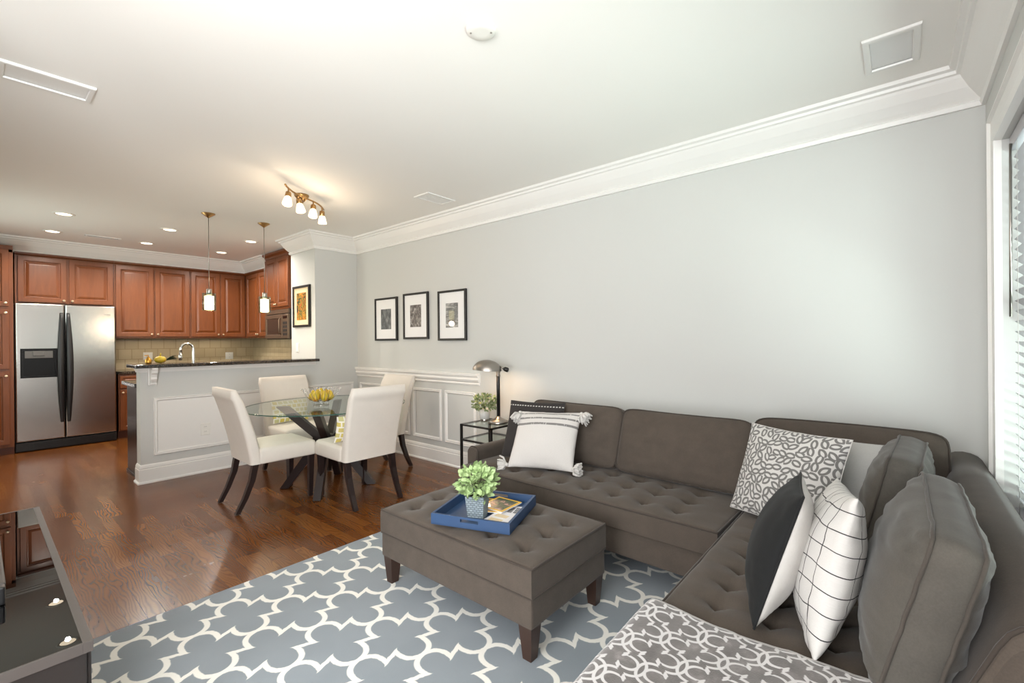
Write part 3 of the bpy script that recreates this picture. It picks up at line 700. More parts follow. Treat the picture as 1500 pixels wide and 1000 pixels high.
# corbel
prof = [(0, 0), (0.105, 0), (0.105, -0.014), (0.090, -0.020), (0.086, -0.045), (0.060, -0.062), (0.052, -0.085), (0.056, -0.105), (0.042, -0.128), (0.026, -0.135), (0.026, -0.150), (0, -0.156)]
m = MB()
L = [[m.vert((x, YP - 0.0225 - a, 1.062 + z)) for a, z in prof] for x in (1.045, 1.090)]
m.face(L[0]); m.face(L[1][::-1])
for i in range(len(prof)): j = (i + 1) % len(prof); m.face((L[0][i], L[0][j], L[1][j], L[1][i]))
m.box((1.035, YP - 0.0235, 0.90), (1.10, YP - 0.0005, 1.061), 0.003)
tag(m.build('corbel', MT['trim']), 'small white scrolled corbel under the left end of the bar top', 'corbel')
# sink faucet
t = thing('faucet', 'tall gooseneck kitchen faucet behind the bar', 'faucet', (1.47, 5.58, 0.912))
MB().lathe([(0.027, 0), (0.027, 0.008), (0.018, 0.03), (0.016, 0.09), (0.013, 0.10)], (1.47, 5.58, 0.912), 20).build('base', MT['chrome'], t)
pts = [(1.47, 5.58, 1.0)] + [(1.47, 5.58, 1.0 + i * 0.045) for i in range(1, 6)]
pts += [(1.47 - 0.055 + 0.055 * cos(a), 5.58, 1.225 + 0.06 * sin(a)) for a in [i * pi / 8 for i in range(1, 9)]] + [(1.36, 5.58, 1.19)]
MB().tube(pts, 0.0125, 12).build('spout', MT['chrome'], t)
MB().lathe([(0.014, 0), (0.017, 0.03), (0.013, 0.085)], (1.358, 5.58, 1.115), 14).build('spray_head', MT['chrome'], t)
MB().tube([(1.485, 5.58, 0.96), (1.53, 5.575, 0.985), (1.545, 5.57, 1.03)], [0.008, 0.007, 0.006], 8).build('handle', MT['chrome'], t)
# things on the bar end
t = thing('soap_bottle', 'small clear bottle with gold pump near the left end of the bar', 'bottle', (1.075, 5.47, 1.0945))
MB().lathe([(0.022, 0), (0.025, 0.01), (0.025, 0.04), (0.012, 0.052), (0.012, 0.056)], (1.075, 5.47, 1.0945), 18).build('bottle_body', MT['gold'], t)
MB().lathe([(0.011, 0), (0.011, 0.008), (0.004, 0.010), (0.004, 0.026)], (1.075, 5.47, 1.150), 12).tube([(1.075, 5.47, 1.174), (1.045, 5.458, 1.172)], 0.004, 8).build('pump', MT['gold'], t)
t = thing('pineapple', 'golden fruit with dark green spiky leaves lying on the bar', 'fruit', (1.19, 5.48, 1.0945))
m = MB().sphere((0, 0, 0), 0.036, (1.35, 1, 0.95), 16, 10); m.tube([(0.0, 0, 0.030), (0.002, 0.0, 0.062)], [0.007, 0.005], 7)
for i in range(len(m.v)):
    v = m.v[i]; v.z += 0.003 * sin(v.x * 230) * cos(v.y * 230)
m.move(Matrix.Translation((1.168, 5.47, 1.0945 + 0.035))).build('fruit_body', MT['fruit'], t)
m = MB(); rnd = random.Random(4)
for i in range(26):
    a = rnd.uniform(0, 2 * pi); e = rnd.uniform(-0.1, 1.2); Ln = rnd.uniform(0.07, 0.125)
    d = Vector((0.9 + 0.4 * rnd.random(), 0.7 * cos(a), 0.25 + 0.55 * abs(sin(a)))).normalized(); s = d.cross(Vector((0.3, 0.2, 1))).normalized() * 0.012
    b0 = Vector((1.210, 5.47, 1.122)); mid = b0 + d * Ln * 0.55; tip = b0 + d * Ln + Vector((0, 0, -0.2 * Ln))
    q = [m.vert(x) for x in (b0 - s * .6, b0 + s * .6, mid + s, tip, mid - s)]; m.face((q[0], q[1], q[2], q[4])); m.face((q[4], q[2], q[3]))
m.build('leaf_crown', MT['leaf_dark'], t)

# slim under-cabinet lights that wash the backsplash
for x0, x1, lb in ((1.30, 2.05, 'first'), (2.15, 2.80, 'second')):
    area('undercabinet_lamp', ((x0 + x1) / 2, 8.45, 1.355), (0, 0, 0), x1 - x0, 0.04, 1.0, (1.0, 0.86, 0.66))
area('undercabinet_lamp', (3.0, 7.6, 1.355), (0, 0, 0), 0.04, 0.8, 0.7, (1.0, 0.86, 0.66))

# ------------------------------------------------------------------ refrigerator
FX0, FX1, FXM, FY, FZ1 = 0.305, 1.232, 0.735, 7.955, 1.782
t = thing('refrigerator', 'side-by-side stainless steel refrigerator with black handles', 'refrigerator', ((FX0 + FX1) / 2, 8.3, 0))
MB().box((FX0, FY + 0.075, 0.0), (FX1, YB - 0.02, FZ1 - 0.01), 0.005).build('body', MT['tile_body'], t)
g = MB().box((FX0 + 0.006, FY + 0.02, 0.012), (FX1 - 0.006, FY + 0.074, 0.112), 0.004)
for i in range(5): g.box((FX0 + 0.15, FY + 0.015, 0.03 + i * 0.014), (FX1 - 0.05, FY + 0.021, 0.036 + i * 0.014))
g.build('bottom_grille', MT['black_plastic'], t)
def holed_door(x0, x1, z0, z1, hole):
    m = MB(); hx0, hx1, hz0, hz1 = hole; y0, y1 = FY, FY + 0.07; r = 0.012
    out = [[(x0, y1), (x1, y1)], ]
    # rounded front: outline loops front to back
    def loop(i, y): return [(x0 + i, y, z0 + i), (x1 - i, y, z0 + i), (x1 - i, y, z1 - i), (x0 + i, y, z1 - i)]
    h = [(hx0, y0, hz0), (hx1, y0, hz0), (hx1, y0, hz1), (hx0, y0, hz1)]
    hb = [(a, y0 + 0.055, c) for a, _, c in h]
    m.rings([loop(0, y1), loop(0, y0 + r), loop(r * 0.3, y0 + r * 0.3), loop(r, y0), h, hb], cap=True)
    return m
d = holed_door(FX0 + 0.008, FXM - 0.004, 0.128, FZ1, (0.36, 0.655, 0.895, 1.232)).build('door', MT['stainless'], t)
d['label'] = 'freezer door with dispenser'
m = MB().panel((0.352, FY + 0.001, 0.887), (1, 0, 0), (0, 0, 1), 0.311, 0.353, [(0, 0), (0, 0.006), (0.002, 0.008), (0.020, 0.008), (0.024, -0.045)], cap=True)
dp = m.build('dispenser', MT['disp'], d)
MB().box((0.376, FY - 0.003, 1.105), (0.64, FY + 0.04, 1.222), 0.004).build('control_panel', MT['tile_body'], dp) if False else None
q = MB().box((0.385, FY - 0.0, 1.12), (0.632, FY + 0.03, 1.215), 0.008); q.box((0.455, FY - 0.008, 1.15), (0.56, FY + 0.01, 1.21), 0.006); q.build('dispenser_head', MT['disp_head'], d)
q = MB().tube([(0.46, FY + 0.02, 1.12), (0.46, FY + 0.015, 1.04)], 0.012, 10).tube([(0.55, FY + 0.02, 1.12), (0.55, FY + 0.015, 1.04)], 0.012, 10); q.build('dispenser_lever', MT['chrome'], d)
MB().box((0.382, FY + 0.002, 0.915), (0.636, FY + 0.045, 0.935), 0.004).build('drip_tray', MT['steel'], d)
d2 = MB(); x0, x1 = FXM + 0.004, FX1 - 0.012; r = 0.012
def loop(i, y): return [(x0 + i, y, 0.128 + i), (x1 - i, y, 0.128 + i), (x1 - i, y, FZ1 - i), (x0 + i, y, FZ1 - i)]
d2 = d2.rings([loop(0, FY + 0.07), loop(0, FY + r), loop(r * .3, FY + r * .3), loop(r, FY)]).build('door', MT['stainless'], t)
d2['label'] = 'plain fridge door'
for dd, x, s in ((d, FXM - 0.030, -1), (d2, FXM + 0.030, 1)):
    m = MB(); loops = []
    for i in range(21):
        f = i / 20; z = 0.325 + f * 1.355; bow = sin(pi * f)
        hw = 0.017 + 0.018 * bow; yo = 0.022 + 0.030 * bow; xc = x + s * 0.012 * bow
        loops.append([(xc - hw, FY - 0.002, z), (xc + hw, FY - 0.002, z), (xc + hw * 0.9, FY - yo * 0.8, z), (xc + hw * .5, FY - yo, z), (xc - hw * .5, FY - yo, z), (xc - hw * 0.9, FY - yo * 0.8, z)])
    m.face([m.vert(p) for p in loops[0]][::-1]); m.rings(loops, smooth=True).build('handle', MT['black_plastic'], dd)
m = MB(); N = 20; c = [m.vert((1.135 + 0.035 * cos(2 * pi * i / N), FY - 0.003, 1.672 + 0.011 * sin(2 * pi * i / N))) for i in range(N)]; c2 = [m.vert((m.v[i].x, FY + 0.001, m.v[i].z)) for i in c]
m.face(c)
for i in range(N): m.face((c[i], c[(i + 1) % N], c2[(i + 1) % N], c2[i]))
m.build('badge', MT['steel'], d2)

# ------------------------------------------------------------------ ceiling fittings
for i, (x, y, lb) in enumerate(((0.588, 6.36, 'front left of six, nearest the left ceiling edge'), (0.592, 7.425, 'above the refrigerator, by the kitchen crown'), (1.455, 7.43, 'back row, second from the left, beyond the long vent'), (1.458, 6.365, 'front row, left of the first pendant rod'), (2.308, 7.42, 'back row, between the two pendant rods'), (2.312, 6.355, 'front row, just left of the second pendant rod'))):
    t = thing('recessed_light', 'lit round recessed ceiling light, ' + lb, 'ceiling light', (x, y, CEIL), group='recessed lights in the kitchen ceiling')
    MB().lathe([(0.058, 0.0), (0.062, -0.006), (0.082, -0.007), (0.088, 0.0)], (x, y, CEIL), 32, cap0=False, cap1=False).build('trim_ring', MT['white_plastic'], t)
    MB().lathe([(0.0585, -0.0005), (0.0585, -0.003), (0.03, -0.004)], (x, y, CEIL), 28).build('lens', MT['led'], t)
    point('recessed_lamp', (x, y, CEIL - 0.03), 52, (1.0, 0.92, 0.82), 0.02, 160)
def vent(name, label, cat, x0, x1, y0, y1, mat='grille', slats=True, border=0.022, drop=0.008, group=None):
    t = thing(name, label, cat, ((x0 + x1) / 2, (y0 + y1) / 2, CEIL), group=group)
    w, h = x1 - x0, y1 - y0
    MB().panel((x0, y1, CEIL - 0.0005), (1, 0, 0), (0, -1, 0), w, h, [(0, 0), (0.002, drop * 0.8), (0.006, drop), (border, drop), (border + 0.003, drop * 0.3)], cap=False).build('frame', MT['trim'], t)
    m = MB()
    m.box((x0 + border, y0 + border, CEIL - 0.002), (x1 - border, y1 - border, CEIL - 0.0006))
    if slats:
        n = int((h - 2 * border) / 0.012)
        for i in range(n):
            y = y0 + border + (i + 0.5) * (h - 2 * border) / n
            m.prism((x0 + border, y, CEIL - 0.005), (x1 - border, y, CEIL - 0.005), 0.008, 0.008, 0.0015, 0.0015)
    m.build('grille', MT[mat], t)
    return t
vent('ceiling_vent', 'long white supply vent in the ceiling near the left edge', 'vent', 0.075, 0.415, 3.118, 3.32, 'trim', slats=False, drop=0.012)
vent('ceiling_vent', 'white ceiling vent close to the grey wall crown moulding', 'vent', 2.573, 2.90, 3.132, 3.332, 'trim')
vent('ceiling_vent', 'slim dark-slotted vent in the kitchen ceiling', 'vent', 0.86, 1.19, 7.345, 7.43, 'dark_slot')
vent('ceiling_speaker', 'square white-framed ceiling speaker grille by the window corner', 'speaker', 2.545, 2.873, -0.081, 0.122, 'grille', slats=False, border=0.026, drop=0.012)
t = thing('ceiling_cover_plate', 'round white cover plate with two screws in the ceiling', 'cover plate', (1.386, 1.333, CEIL))
MB().lathe([(0.062, 0.0), (0.062, -0.008), (0.056, -0.013), (0.030, -0.015)], (1.386, 1.333, CEIL), 40).build('plate', MT['white_plastic'], t)
for s in (-1, 1): MB().lathe([(0.0045, 0), (0.004, -0.002)], (1.386 + s * 0.027, 1.333 - s * 0.033, CEIL - 0.0145), 12).build('screw', MT['steel'], t)

# track light
t = thing('track_light', 'curved brass ceiling track light with four lit glass heads', 'ceiling light', (1.886, 4.03, CEIL))
MB().lathe([(0.06, 0), (0.06, -0.014), (0.045, -0.030), (0.016, -0.034), (0.012, -0.075)], (1.886, 4.03, CEIL), 28).build('canopy', MT['brass'], t)
A, B = Vector((1.575, 3.64, 2.515)), Vector((2.115, 4.08, 2.515)); dr = (B - A).normalized(); sd = Vector((-dr.y, dr.x, 0))
def trk(f): return A + (B - A) * f + sd * 0.028 * sin(2 * pi * f) + sd * 0.0
MB().tube([trk(i / 24) for i in range(25)], 0.0075, 8).build('bar', MT['brass'], t)
MB().tube([(1.886, 4.03, 2.52), trk(0.5)], 0.01, 8).build('bar_clamp', MT['brass'], t)
for i, f in enumerate((0.13, 0.37, 0.63, 0.88)):
    p = trk(f); tilt = Vector(((-0.25, -0.3, -1), (0.05, -0.25, -1), (-0.2, -0.3, -1), (0.05, 0.05, -1))[i]).normalized()
    j = p + Vector((0, 0, -0.035))
    h = MB().tube([p, j], 0.006, 8); h.lathe([(0.010, -0.004), (0.021, 0.0), (0.023, 0.018), (0.023, 0.042), (0.019, 0.046)], j, 18, tilt); h = h.build('lamp_head', MT['brass'], t)
    MB().lathe([(0.021, 0.044), (0.025, 0.052), (0.032, 0.080), (0.037, 0.108), (0.036, 0.112), (0.028, 0.113)], j, 20, tilt).build('glass_shade', MT['opal'], h)
    point('track_lamp', j + tilt * 0.20, 1.5, WARM, 0.03)
# pendants
for x, lb in ((1.535, 'left one of two brass pendant lamps above the bar, nearer the refrigerator'), (2.062, 'right one of two brass pendant lamps above the bar, nearer the microwave')):
    t = thing('pendant_lamp', lb, 'pendant lamp', (x, 5.30, CEIL), group='pendant lamps above the bar')
    MB().lathe([(0.060, 0), (0.060, -0.004), (0.012, -0.038), (0.006, -0.045)], (x, 5.3, CEIL), 28).build('canopy', MT['brass'], t)
    MB().tube([(x, 5.3, CEIL - 0.04), (x, 5.3, 1.83)], 0.0035, 8).build('rod', MT['pewter'], t)
    MB().lathe([(0.008, 0.012), (0.022, 0.008), (0.024, 0.0), (0.024, -0.055), (0.020, -0.058)], (x, 5.3, 1.822), 22).build('socket', MT['steel'], t)
    MB().lathe([(0.057, 0), (0.060, 0), (0.060, 0.176), (0.057, 0.176), (0.057, 0.0)], (x, 5.3, 1.612), 32, cap0=False, cap1=False).lathe([(0.024, 0.174), (0.058, 0.174)], (x, 5.3, 1.612), 32, cap0=False, cap1=False).build('outer_glass', MT['pane'], t)
    MB().lathe([(0.02, 0.150), (0.041, 0.148), (0.041, 0.012), (0.030, 0.010)], (x, 5.3, 1.612), 28).build('inner_shade', MT['frosted'], t)
    point('pendant_glow', (x, 5.3, 1.56), 6, WARM, 0.04)

# ------------------------------------------------------------------ plates on walls
def outlet(label, o, u, name='outlet', cat='outlet', w=0.072, h=0.116, kind='duplex', group=None):
    u = Vector(u); n = u.cross(Vector((0, 0, 1))); o = Vector(o)
    t = thing(name, label, cat, o, group=group)
    MB().panel(o - u * w / 2 - Vector((0, 0, h / 2)), u, (0, 0, 1), w, h, [(0, 0.0005), (0, 0.003), (0.004, 0.0065)]).build('plate', MT['white_plastic'], t)
    if kind == 'duplex':
        for dz in (-0.024, 0.024):
            r = MB().lathe([(0.017, 0.006), (0.016, 0.0085)], o + Vector((0, 0, dz)), 20, n).build('receptacle', MT['white_plastic'], t)
            m = MB()
            for s in (-0.006, 0.006): m.box(o + u * (s - 0.001) + n * 0.0082 + Vector((0, 0, dz - 0.003)), o + u * (s + 0.001) + n * 0.0092 + Vector((0, 0, dz + 0.005)))
            m.build('slot', MT['dark_slot'], r)
    else:
        MB().panel(o - u * 0.017 - Vector((0, 0, 0.033)), u, (0, 0, 1), 0.034, 0.066, [(0, 0.006), (0.001, 0.009), (0.003, 0.010)]).build('rocker', MT['white_plastic'], t)
    return t
outlet('white double outlet in the half wall panel behind the left chair', (1.493, YP - 0.0005, 0.428), (1, 0, 0), w=0.085, h=0.12)
outlet('white light switch on the pillar below the colourful picture', (XP - 0.0005, 5.765, 1.222), (0, -1, 0), 'light_switch', 'switch', kind='rocker')
outlet('beige double outlet on the tiled backsplash right of the faucet', (2.80, YB - 0.009, 1.075), (1, 0, 0), w=0.115, h=0.116)
outlet('small outlet on the side backsplash under the microwave', (XW - 0.009, 6.95, 1.08), (0, -1, 0), w=0.072)
outlet('outlet on the backsplash above the fruit at the bar end', (1.70, YB - 0.009, 1.10), (1, 0, 0), w=0.115)

# ------------------------------------------------------------------ pictures
def picture(label, o, u, w, h, fr, matw, mat, art, tilt=0.0, group=None):
    """o is the top-left corner seen from the front, on the wall"""
    u = Vector(u); v = Vector((0, 0, -1)); n = u.cross(Vector((0, 0, 1)))
    c = Vector(o) + u * w / 2 + v * h / 2
    t = thing('picture_frame', label, 'picture', c, group=group)
    def at(x0, y0): return c + u * x0 + Vector((0, 0, 1)) * y0
    MB().panel(at(-w / 2, -h / 2), u, (0, 0, 1), w, h, [(0, 0.002), (0, 0.024), (0.002, 0.026), (fr - 0.002, 0.026), (fr, 0.022), (fr, 0.014)], cap=False).build('frame', MT['black_metal'], t)
    MB().panel(at(-w / 2 + fr * .6, -h / 2 + fr * .6), u, (0, 0, 1), w - fr * 1.2, h - fr * 1.2, [(0, 0.003), (0, 0.014)]).build('mat_board', mat, t)
    aw, ah = matw
    MB().panel(at(-aw / 2, -ah / 2), u, (0, 0, 1), aw, ah, [(0, 0.0135), (0, 0.0148)]).build('print', art, t)
    if tilt:
        ax = n
        for ch in t.children: pass
    return t
PG = 'black framed prints on the grey wall'
picture('left of three black frames on the grey wall, dark rectangular print', (XW - 0.001, 4.872, 1.806), (0, -1, 0), 0.446, 0.507, 0.022, (0.205, 0.24), MT['paper'], MT['print_a'], group=PG)
picture('middle of three black frames on the grey wall, with dark street print', (XW - 0.001, 4.305, 1.824), (0, -1, 0), 0.436, 0.512, 0.022, (0.195, 0.245), MT['paper'], MT['print_b'], group=PG)
picture('right of three black frames on the grey wall, above the desk lamp', (XW - 0.001, 3.706, 1.808), (0, -1, 0), 0.424, 0.516, 0.022, (0.185, 0.25), MT['paper'], MT['print_c'], group=PG)
picture('colourful abstract picture in dark frame on the pillar side', (XP - 0.001, 5.842, 1.985), (0, -1, 0), 0.44, 0.51, 0.028, (0.25, 0.335), MT['cream_paper'], MT['print_d'])

# ------------------------------------------------------------------ soft furnishing helpers
def tufted(x0, x1, y0, y1, z0, z1, buttons, crown=0.025, r=0.022, depth=0.024, res=0.014):
    def axis(a, b):
        e = [0, r * 0.08, r * 0.25, r * 0.5, r * 0.8, r * 1.15]
        n = max(4, int((b - a - 2 * e[-1]) / res)); s = a + e[-1]; L = b - a - 2 * e[-1]
        return [a + x for x in e[:-1]] + [s + L * i / n for i in range(n + 1)] + [b - x for x in reversed(e[:-1])]
    X, Y = axis(x0, x1), axis(y0, y1); m = MB()
    def hz(x, y):
        d = min(x - x0, x1 - x, y - y0, y1 - y); z = z1
        u = (2 * (x - x0) / (x1 - x0) - 1); v = (2 * (y - y0) / (y1 - y0) - 1)
        z += crown * (1 - u ** 4) * (1 - v ** 4)
        if d < r: z -= r * (1 - sqrt(max(0, 1 - (1 - d / r) ** 2)))
        for bx, by in buttons:
            dx, dy = x - bx, y - by; q = dx * dx + dy * dy
            if q < 0.04:
                dd = sqrt(q); z -= depth * exp(-(dd / 0.022) ** 2) + depth * 0.75 * exp(-(dd / 0.062) ** 2)
                z -= depth * 0.5 * (exp(-(dx / 0.007) ** 2) + exp(-(dy / 0.007) ** 2)) * exp(-(dd / 0.055) ** 2)
        z += 0.003 * noise.noise(Vector((x * 9, y * 9, 3.0)))
        return z
    ids = [[m.vert((x, y, hz(x, y))) for y in Y] for x in X]
    for i in range(len(X) - 1):
        for j in range(len(Y) - 1): m.face((ids[i][j], ids[i + 1][j], ids[i + 1][j + 1], ids[i][j + 1]), smooth=True)
    loop = [ids[i][0] for i in range(len(X))] + [ids[-1][j] for j in range(1, len(Y))] + [ids[i][-1] for i in range(len(X) - 2, -1, -1)] + [ids[0][j] for j in range(len(Y) - 2, 0, -1)]
    lo = [m.vert((m.v[i].x, m.v[i].y, z0)) for i in loop]; n = len(loop)
    for i in range(n): m.face((loop[i], loop[(i + 1) % n], lo[(i + 1) % n], lo[i]))
    m.face(lo[::-1]); return m, hz
def rect_loop(x0, x1, y0, y1, z, r=0.02):
    pts = []
    for cx, cy, a0 in ((x1 - r, y1 - r, 0), (x0 + r, y1 - r, 90), (x0 + r, y0 + r, 180), (x1 - r, y0 + r, 270)):
        for i in range(5):
            a = radians(a0 + i * 22.5); pts.append((cx + r * cos(a), cy + r * sin(a), z))
    return pts
def button_mesh(pts, hz):
    out = []
    for x, y in pts: out.append(MB().sphere((x, y, hz(x, y) + 0.002), 0.011, (1, 1, 0.45), 10, 6))
    return out
def squircle(u, v, p=7):
    a = (abs(u) ** p + abs(v) ** p) ** (1 / p); r = max(abs(u), abs(v))
    return (u * r / a, v * r / a) if a > 1e-9 else (0, 0)
def cushion(parent, name, w, h, t, pf, pb, loc, yaw, lean, mat, welt, seed=0, sag=0.0, wr=0.004, p=7):
    """box cushion with welts; local x width, -y front, z up from its base; added as a part of parent"""
    N = 26; mb = MB()
    def shape(u, v):
        x, z = squircle(u, v, p); zz = (z + 1) / 2 * h - sag * (1 - x * x) * max(0, z) ** 2
        return x * w / 2, zz
    def side(s, puff):
        def P(a, b):
            u, v = 2 * a - 1, 2 * b - 1; x, z = shape(u, v)
            f = (max(0, 1 - abs(u) ** 2.6) * max(0, 1 - abs(v) ** 2.6)) ** 0.62
            edge = max(abs(u), abs(v))
            wrk = wr * noise.noise(Vector((u * 2.2 + seed, v * 7, s * 3.0 + seed))) * (0.4 + edge) * (1 if f > 0 else 0)
            wrk += wr * 1.2 * noise.noise(Vector((u * 26 + seed, v * 3, s))) * exp(-((1 - abs(v)) / 0.22) ** 2) * (1 if f > 0 else 0)
            return (x, s * (t / 2 + puff * f + wrk), z)
        return P
    mb.grid(side(-1, pf), N, N); mb.grid(side(1, pb), N, N, flip=True)
    per = [(-1 + 2 * i / N, -1) for i in range(N)] + [(1, -1 + 2 * i / N) for i in range(N)] + [(1 - 2 * i / N, 1) for i in range(N)] + [(-1, 1 - 2 * i / N) for i in range(N)]
    K = 5; R = []
    for k in range(K + 1):
        f = k / K; b = 0.010 * sin(pi * f)
        row = []
        for u, v in per:
            x, z = shape(u, v); wv = 0.0035 * noise.noise(Vector((x * 30 + seed, z * 30, f * 2)))
            L = sqrt(x * x + (z - h / 2) ** 2); row.append(mb.vert((x + x / L * (b + wv * sin(pi * f)), -t / 2 + t * f, z + (z - h / 2) / L * (b + wv * sin(pi * f)))))
        R.append(row)
    n = len(per)
    for a, b in zip(R, R[1:]):
        for i in range(n): mb.face((a[i], a[(i + 1) % n], b[(i + 1) % n], b[i]), smooth=True)
    M4 = Matrix.Translation(loc) @ Matrix.Rotation(yaw, 4, 'Z') @ Matrix.Rotation(-radians(lean), 4, 'X')
    o = mb.move(M4).build(name, mat, parent, weld=0.0005)
    wb = MB()
    for s in (-1, 1):
        wb.tube([(shape(u, v)[0] * 1.004, s * t / 2 + 0.003 * noise.noise(Vector((u * 5, v * 5, seed))), shape(u, v)[1]) for u, v in per], 0.0048, 6, closed=True)
    wb.move(M4).build('welt', welt, o)
    return o
def pillow(w, h, t, seed=0, pinch=0.05, N=30, wr=0.004, two=False, ex=0.5):
    """knife-edge pillow, front -y; uv in metres on both faces (v up)"""
    mb = MB()
    def outline(u, v):
        x = u * w / 2 * (1 - pinch * (1 - v * v) * (0.6 + 0.4 * abs(u))); z = h / 2 + v * h / 2 * (1 - pinch * (1 - u * u) * (0.6 + 0.4 * abs(v)))
        return x, z
    def face(s):
        def P(a, b):
            u = sin((a - .5) * pi * 0.96) / sin(.5 * pi * .96); v = sin((b - .5) * pi * 0.96) / sin(.5 * pi * .96)
            x, z = outline(u, v); f = max(0, (1 - u * u) * (1 - v * v)) ** ex
            c = exp(-((1 - max(abs(u), abs(v))) / 0.35) ** 2)
            y = t / 2 * f * (1 - 0.15 * (u * u + v * v) / 2) + (wr * c * noise.noise(Vector((u * 6 + seed, v * 6, s * 5.0))) + wr * 0.8 * noise.noise(Vector((u * 2.5 + seed, v * 2.5, s * 2.0)))) * (1 if f > 0 else 0)
            return (x, s * max(y, 0.0012 if f > 0 else 0), z - 0.0)
        return P
    def mp(a): return sin((a - .5) * pi * 0.96) / sin(.5 * pi * .96)
    def uvf(a, b): return (mp(a) * w / 2, (mp(b) + 1) * h / 2)
    mb.cur = 0; mb.grid(face(-1), N, N, uvf)
    mb.cur = 1 if two else 0; mb.grid(face(1), N, N, uvf, flip=True)
    edge = [outline(sin((i / 20 - .5) * pi) if False else -1 + i / 10, -1) for i in range(20)] + [outline(1, -1 + i / 10) for i in range(20)] + [outline(1 - i / 10, 1) for i in range(20)] + [outline(-1, 1 - i / 10) for i in range(20)]
    return mb, edge
def rotz(facing): return atan2(facing[0], -facing[1])

# ------------------------------------------------------------------ sectional sofa: section along the grey wall
SB = [(1, 0)]
def frame_back(path_pts, prof):
    m = MB(); return m
sofa = thing('sofa', 'dark taupe tufted sofa section along the grey wall with a left arm', 'sofa', (2.165, 1.45, 0), group='sections of the dark taupe sectional sofa')
MB().box((2.185, 0.625, 0.155), (3.10, 2.43, 0.300), 0.012).build('base', MT['sofa'], sofa)
btn = [(x, y) for x in (2.305, 2.465, 2.62) for y in (0.86, 1.04, 1.22, 1.40, 1.58, 1.77, 1.95, 2.13)]
m, hz = tufted(2.165, 2.86, 0.625, 2.335, 0.302, 0.418, btn, 0.022, 0.016)
sc_ = m.build('seat_cushion', MT['sofa'], sofa)
MB().tube(rect_loop(2.166, 2.86, 0.626, 2.334, 0.412, 0.012), 0.005, 6, closed=True).build('welt', MT['sofa_welt'], sc_)
for b in button_mesh(btn, hz): b.build('button', MT['sofa_welt'], sc_)
def arm_prof(y0, y1, z0, z1, r=0.035):
    pts = [(y0, z0), (y1, z0)]
    for i in range(6): a = i / 5 * pi / 2; pts.append((y1 - r + r * cos(a), z1 - r + r * sin(a)))
    for i in range(6): a = pi / 2 + i / 5 * pi / 2; pts.append((y0 + r + r * cos(a), z1 - r + r * sin(a)))
    return pts
m = MB(); AP = arm_prof(2.338, 2.432, 0.16, 0.512, 0.04)
L = []
for x, sc in ((2.315, 0.90), (2.322, 0.97), (2.335, 1.0), (2.7, 1.0), (3.09, 1.0)):
    cy = 2.385; L.append([(x, cy + (y - cy) * sc, 0.16 + (z - 0.16) * (0.985 if sc < 1 else 1)) for y, z in AP])
m.face([m.vert(p) for p in L[0]][::-1]); m.rings(L, smooth=False)
am = m.build('arm', MT['sofa'], sofa)
MB().tube([(2.334, y, z) for y, z in AP[1:]] + [(2.334, *AP[0])], 0.005, 6).build('welt', MT['sofa_welt'], am)
def back_prof(n0, n1, zt=0.725):
    """cross-section: inner slope from n0 (z .43) out to the wall side n1, rounded top"""
    pts = [(n1, 0.16), (n0 - (n1 - n0) * 0.05, 0.16), (n0, 0.43)]
    it = n0 + (n1 - n0) * 0.42; pts.append((it - 0.01 * (1 if n1 > n0 else -1), zt - 0.06))
    for i in range(1, 8): a = pi - i / 8 * pi; pts.append(((it + n1) / 2 + abs(n1 - it) / 2 * cos(a) * (1 if n1 > n0 else -1), zt - 0.05 + 0.05 * sin(a)))
    pts.append((n1, zt - 0.06)); return pts
m = MB(); PR = back_prof(2.88, 3.10)
L = [[(x, y, z) for x, z in PR] for y in (0.63, 1.2, 1.8, 2.43)]
m.face([m.vert(p) for p in L[0]][::-1]); m.rings(L); m.build('back_frame', MT['sofa'], sofa)
for x, y in ((2.24, 0.70), (2.24, 2.36), (3.04, 0.70), (3.04, 2.36)): MB().prism((x, y, 0.16), (x, y, 0.0115 if x < 2.6 else 0.0), 0.06, 0.04).build('leg', MT['leg_wood'], sofa)
cushion(sofa, 'back_cushion', 0.76, 0.405, 0.085, 0.055, 0.035, (2.705, 1.80, 0.432), -pi / 2, 19, MT['sofa'], MT['sofa_welt'], 1.0, 0.004, 0.005, 11)
cushion(sofa, 'back_cushion', 0.78, 0.405, 0.085, 0.055, 0.035, (2.705, 1.025, 0.432), -pi / 2, 19, MT['sofa'], MT['sofa_welt'], 5.0, 0.006, 0.005, 11)
sofa.rotation_euler = (0, 0, radians(-1.5))

# ------------------------------------------------------------------ section along the window wall
ret = thing('sofa', 'dark taupe tufted sofa section under the window, loaded with throw pillows', 'sofa', (1.9, 0.15, 0), group='sections of the dark taupe sectional sofa')
MB().box((0.80, -0.300, 0.155), (3.10, 0.590, 0.300), 0.012).build('base', MT['sofa'], ret)
btn = [(x, y) for x in [0.99 + 0.1415 * i for i in range(13)] for y in (0.145, 0.30, 0.457)]
m, hz = tufted(0.78, 2.86, -0.04, 0.605, 0.302, 0.418, btn, 0.020, 0.02)
sc_ = m.build('seat_cushion', MT['sofa'], ret)
MB().tube(rect_loop(0.781, 2.859, -0.039, 0.604, 0.410, 0.012), 0.005, 6, closed=True).build('welt', MT['sofa_welt'], sc_)
for b in button_mesh([p for p in btn if p[0] > 1.35], hz): b.build('button', MT['sofa_welt'], sc_)
ret_hz = hz
MB().box((0.80, -0.295, 0.302), (1.285, -0.045, 0.425), 0.02).build('bumper_cushion', MT['sofa'], ret)
m = MB(); PR = back_prof(-0.055, -0.302)
L = []
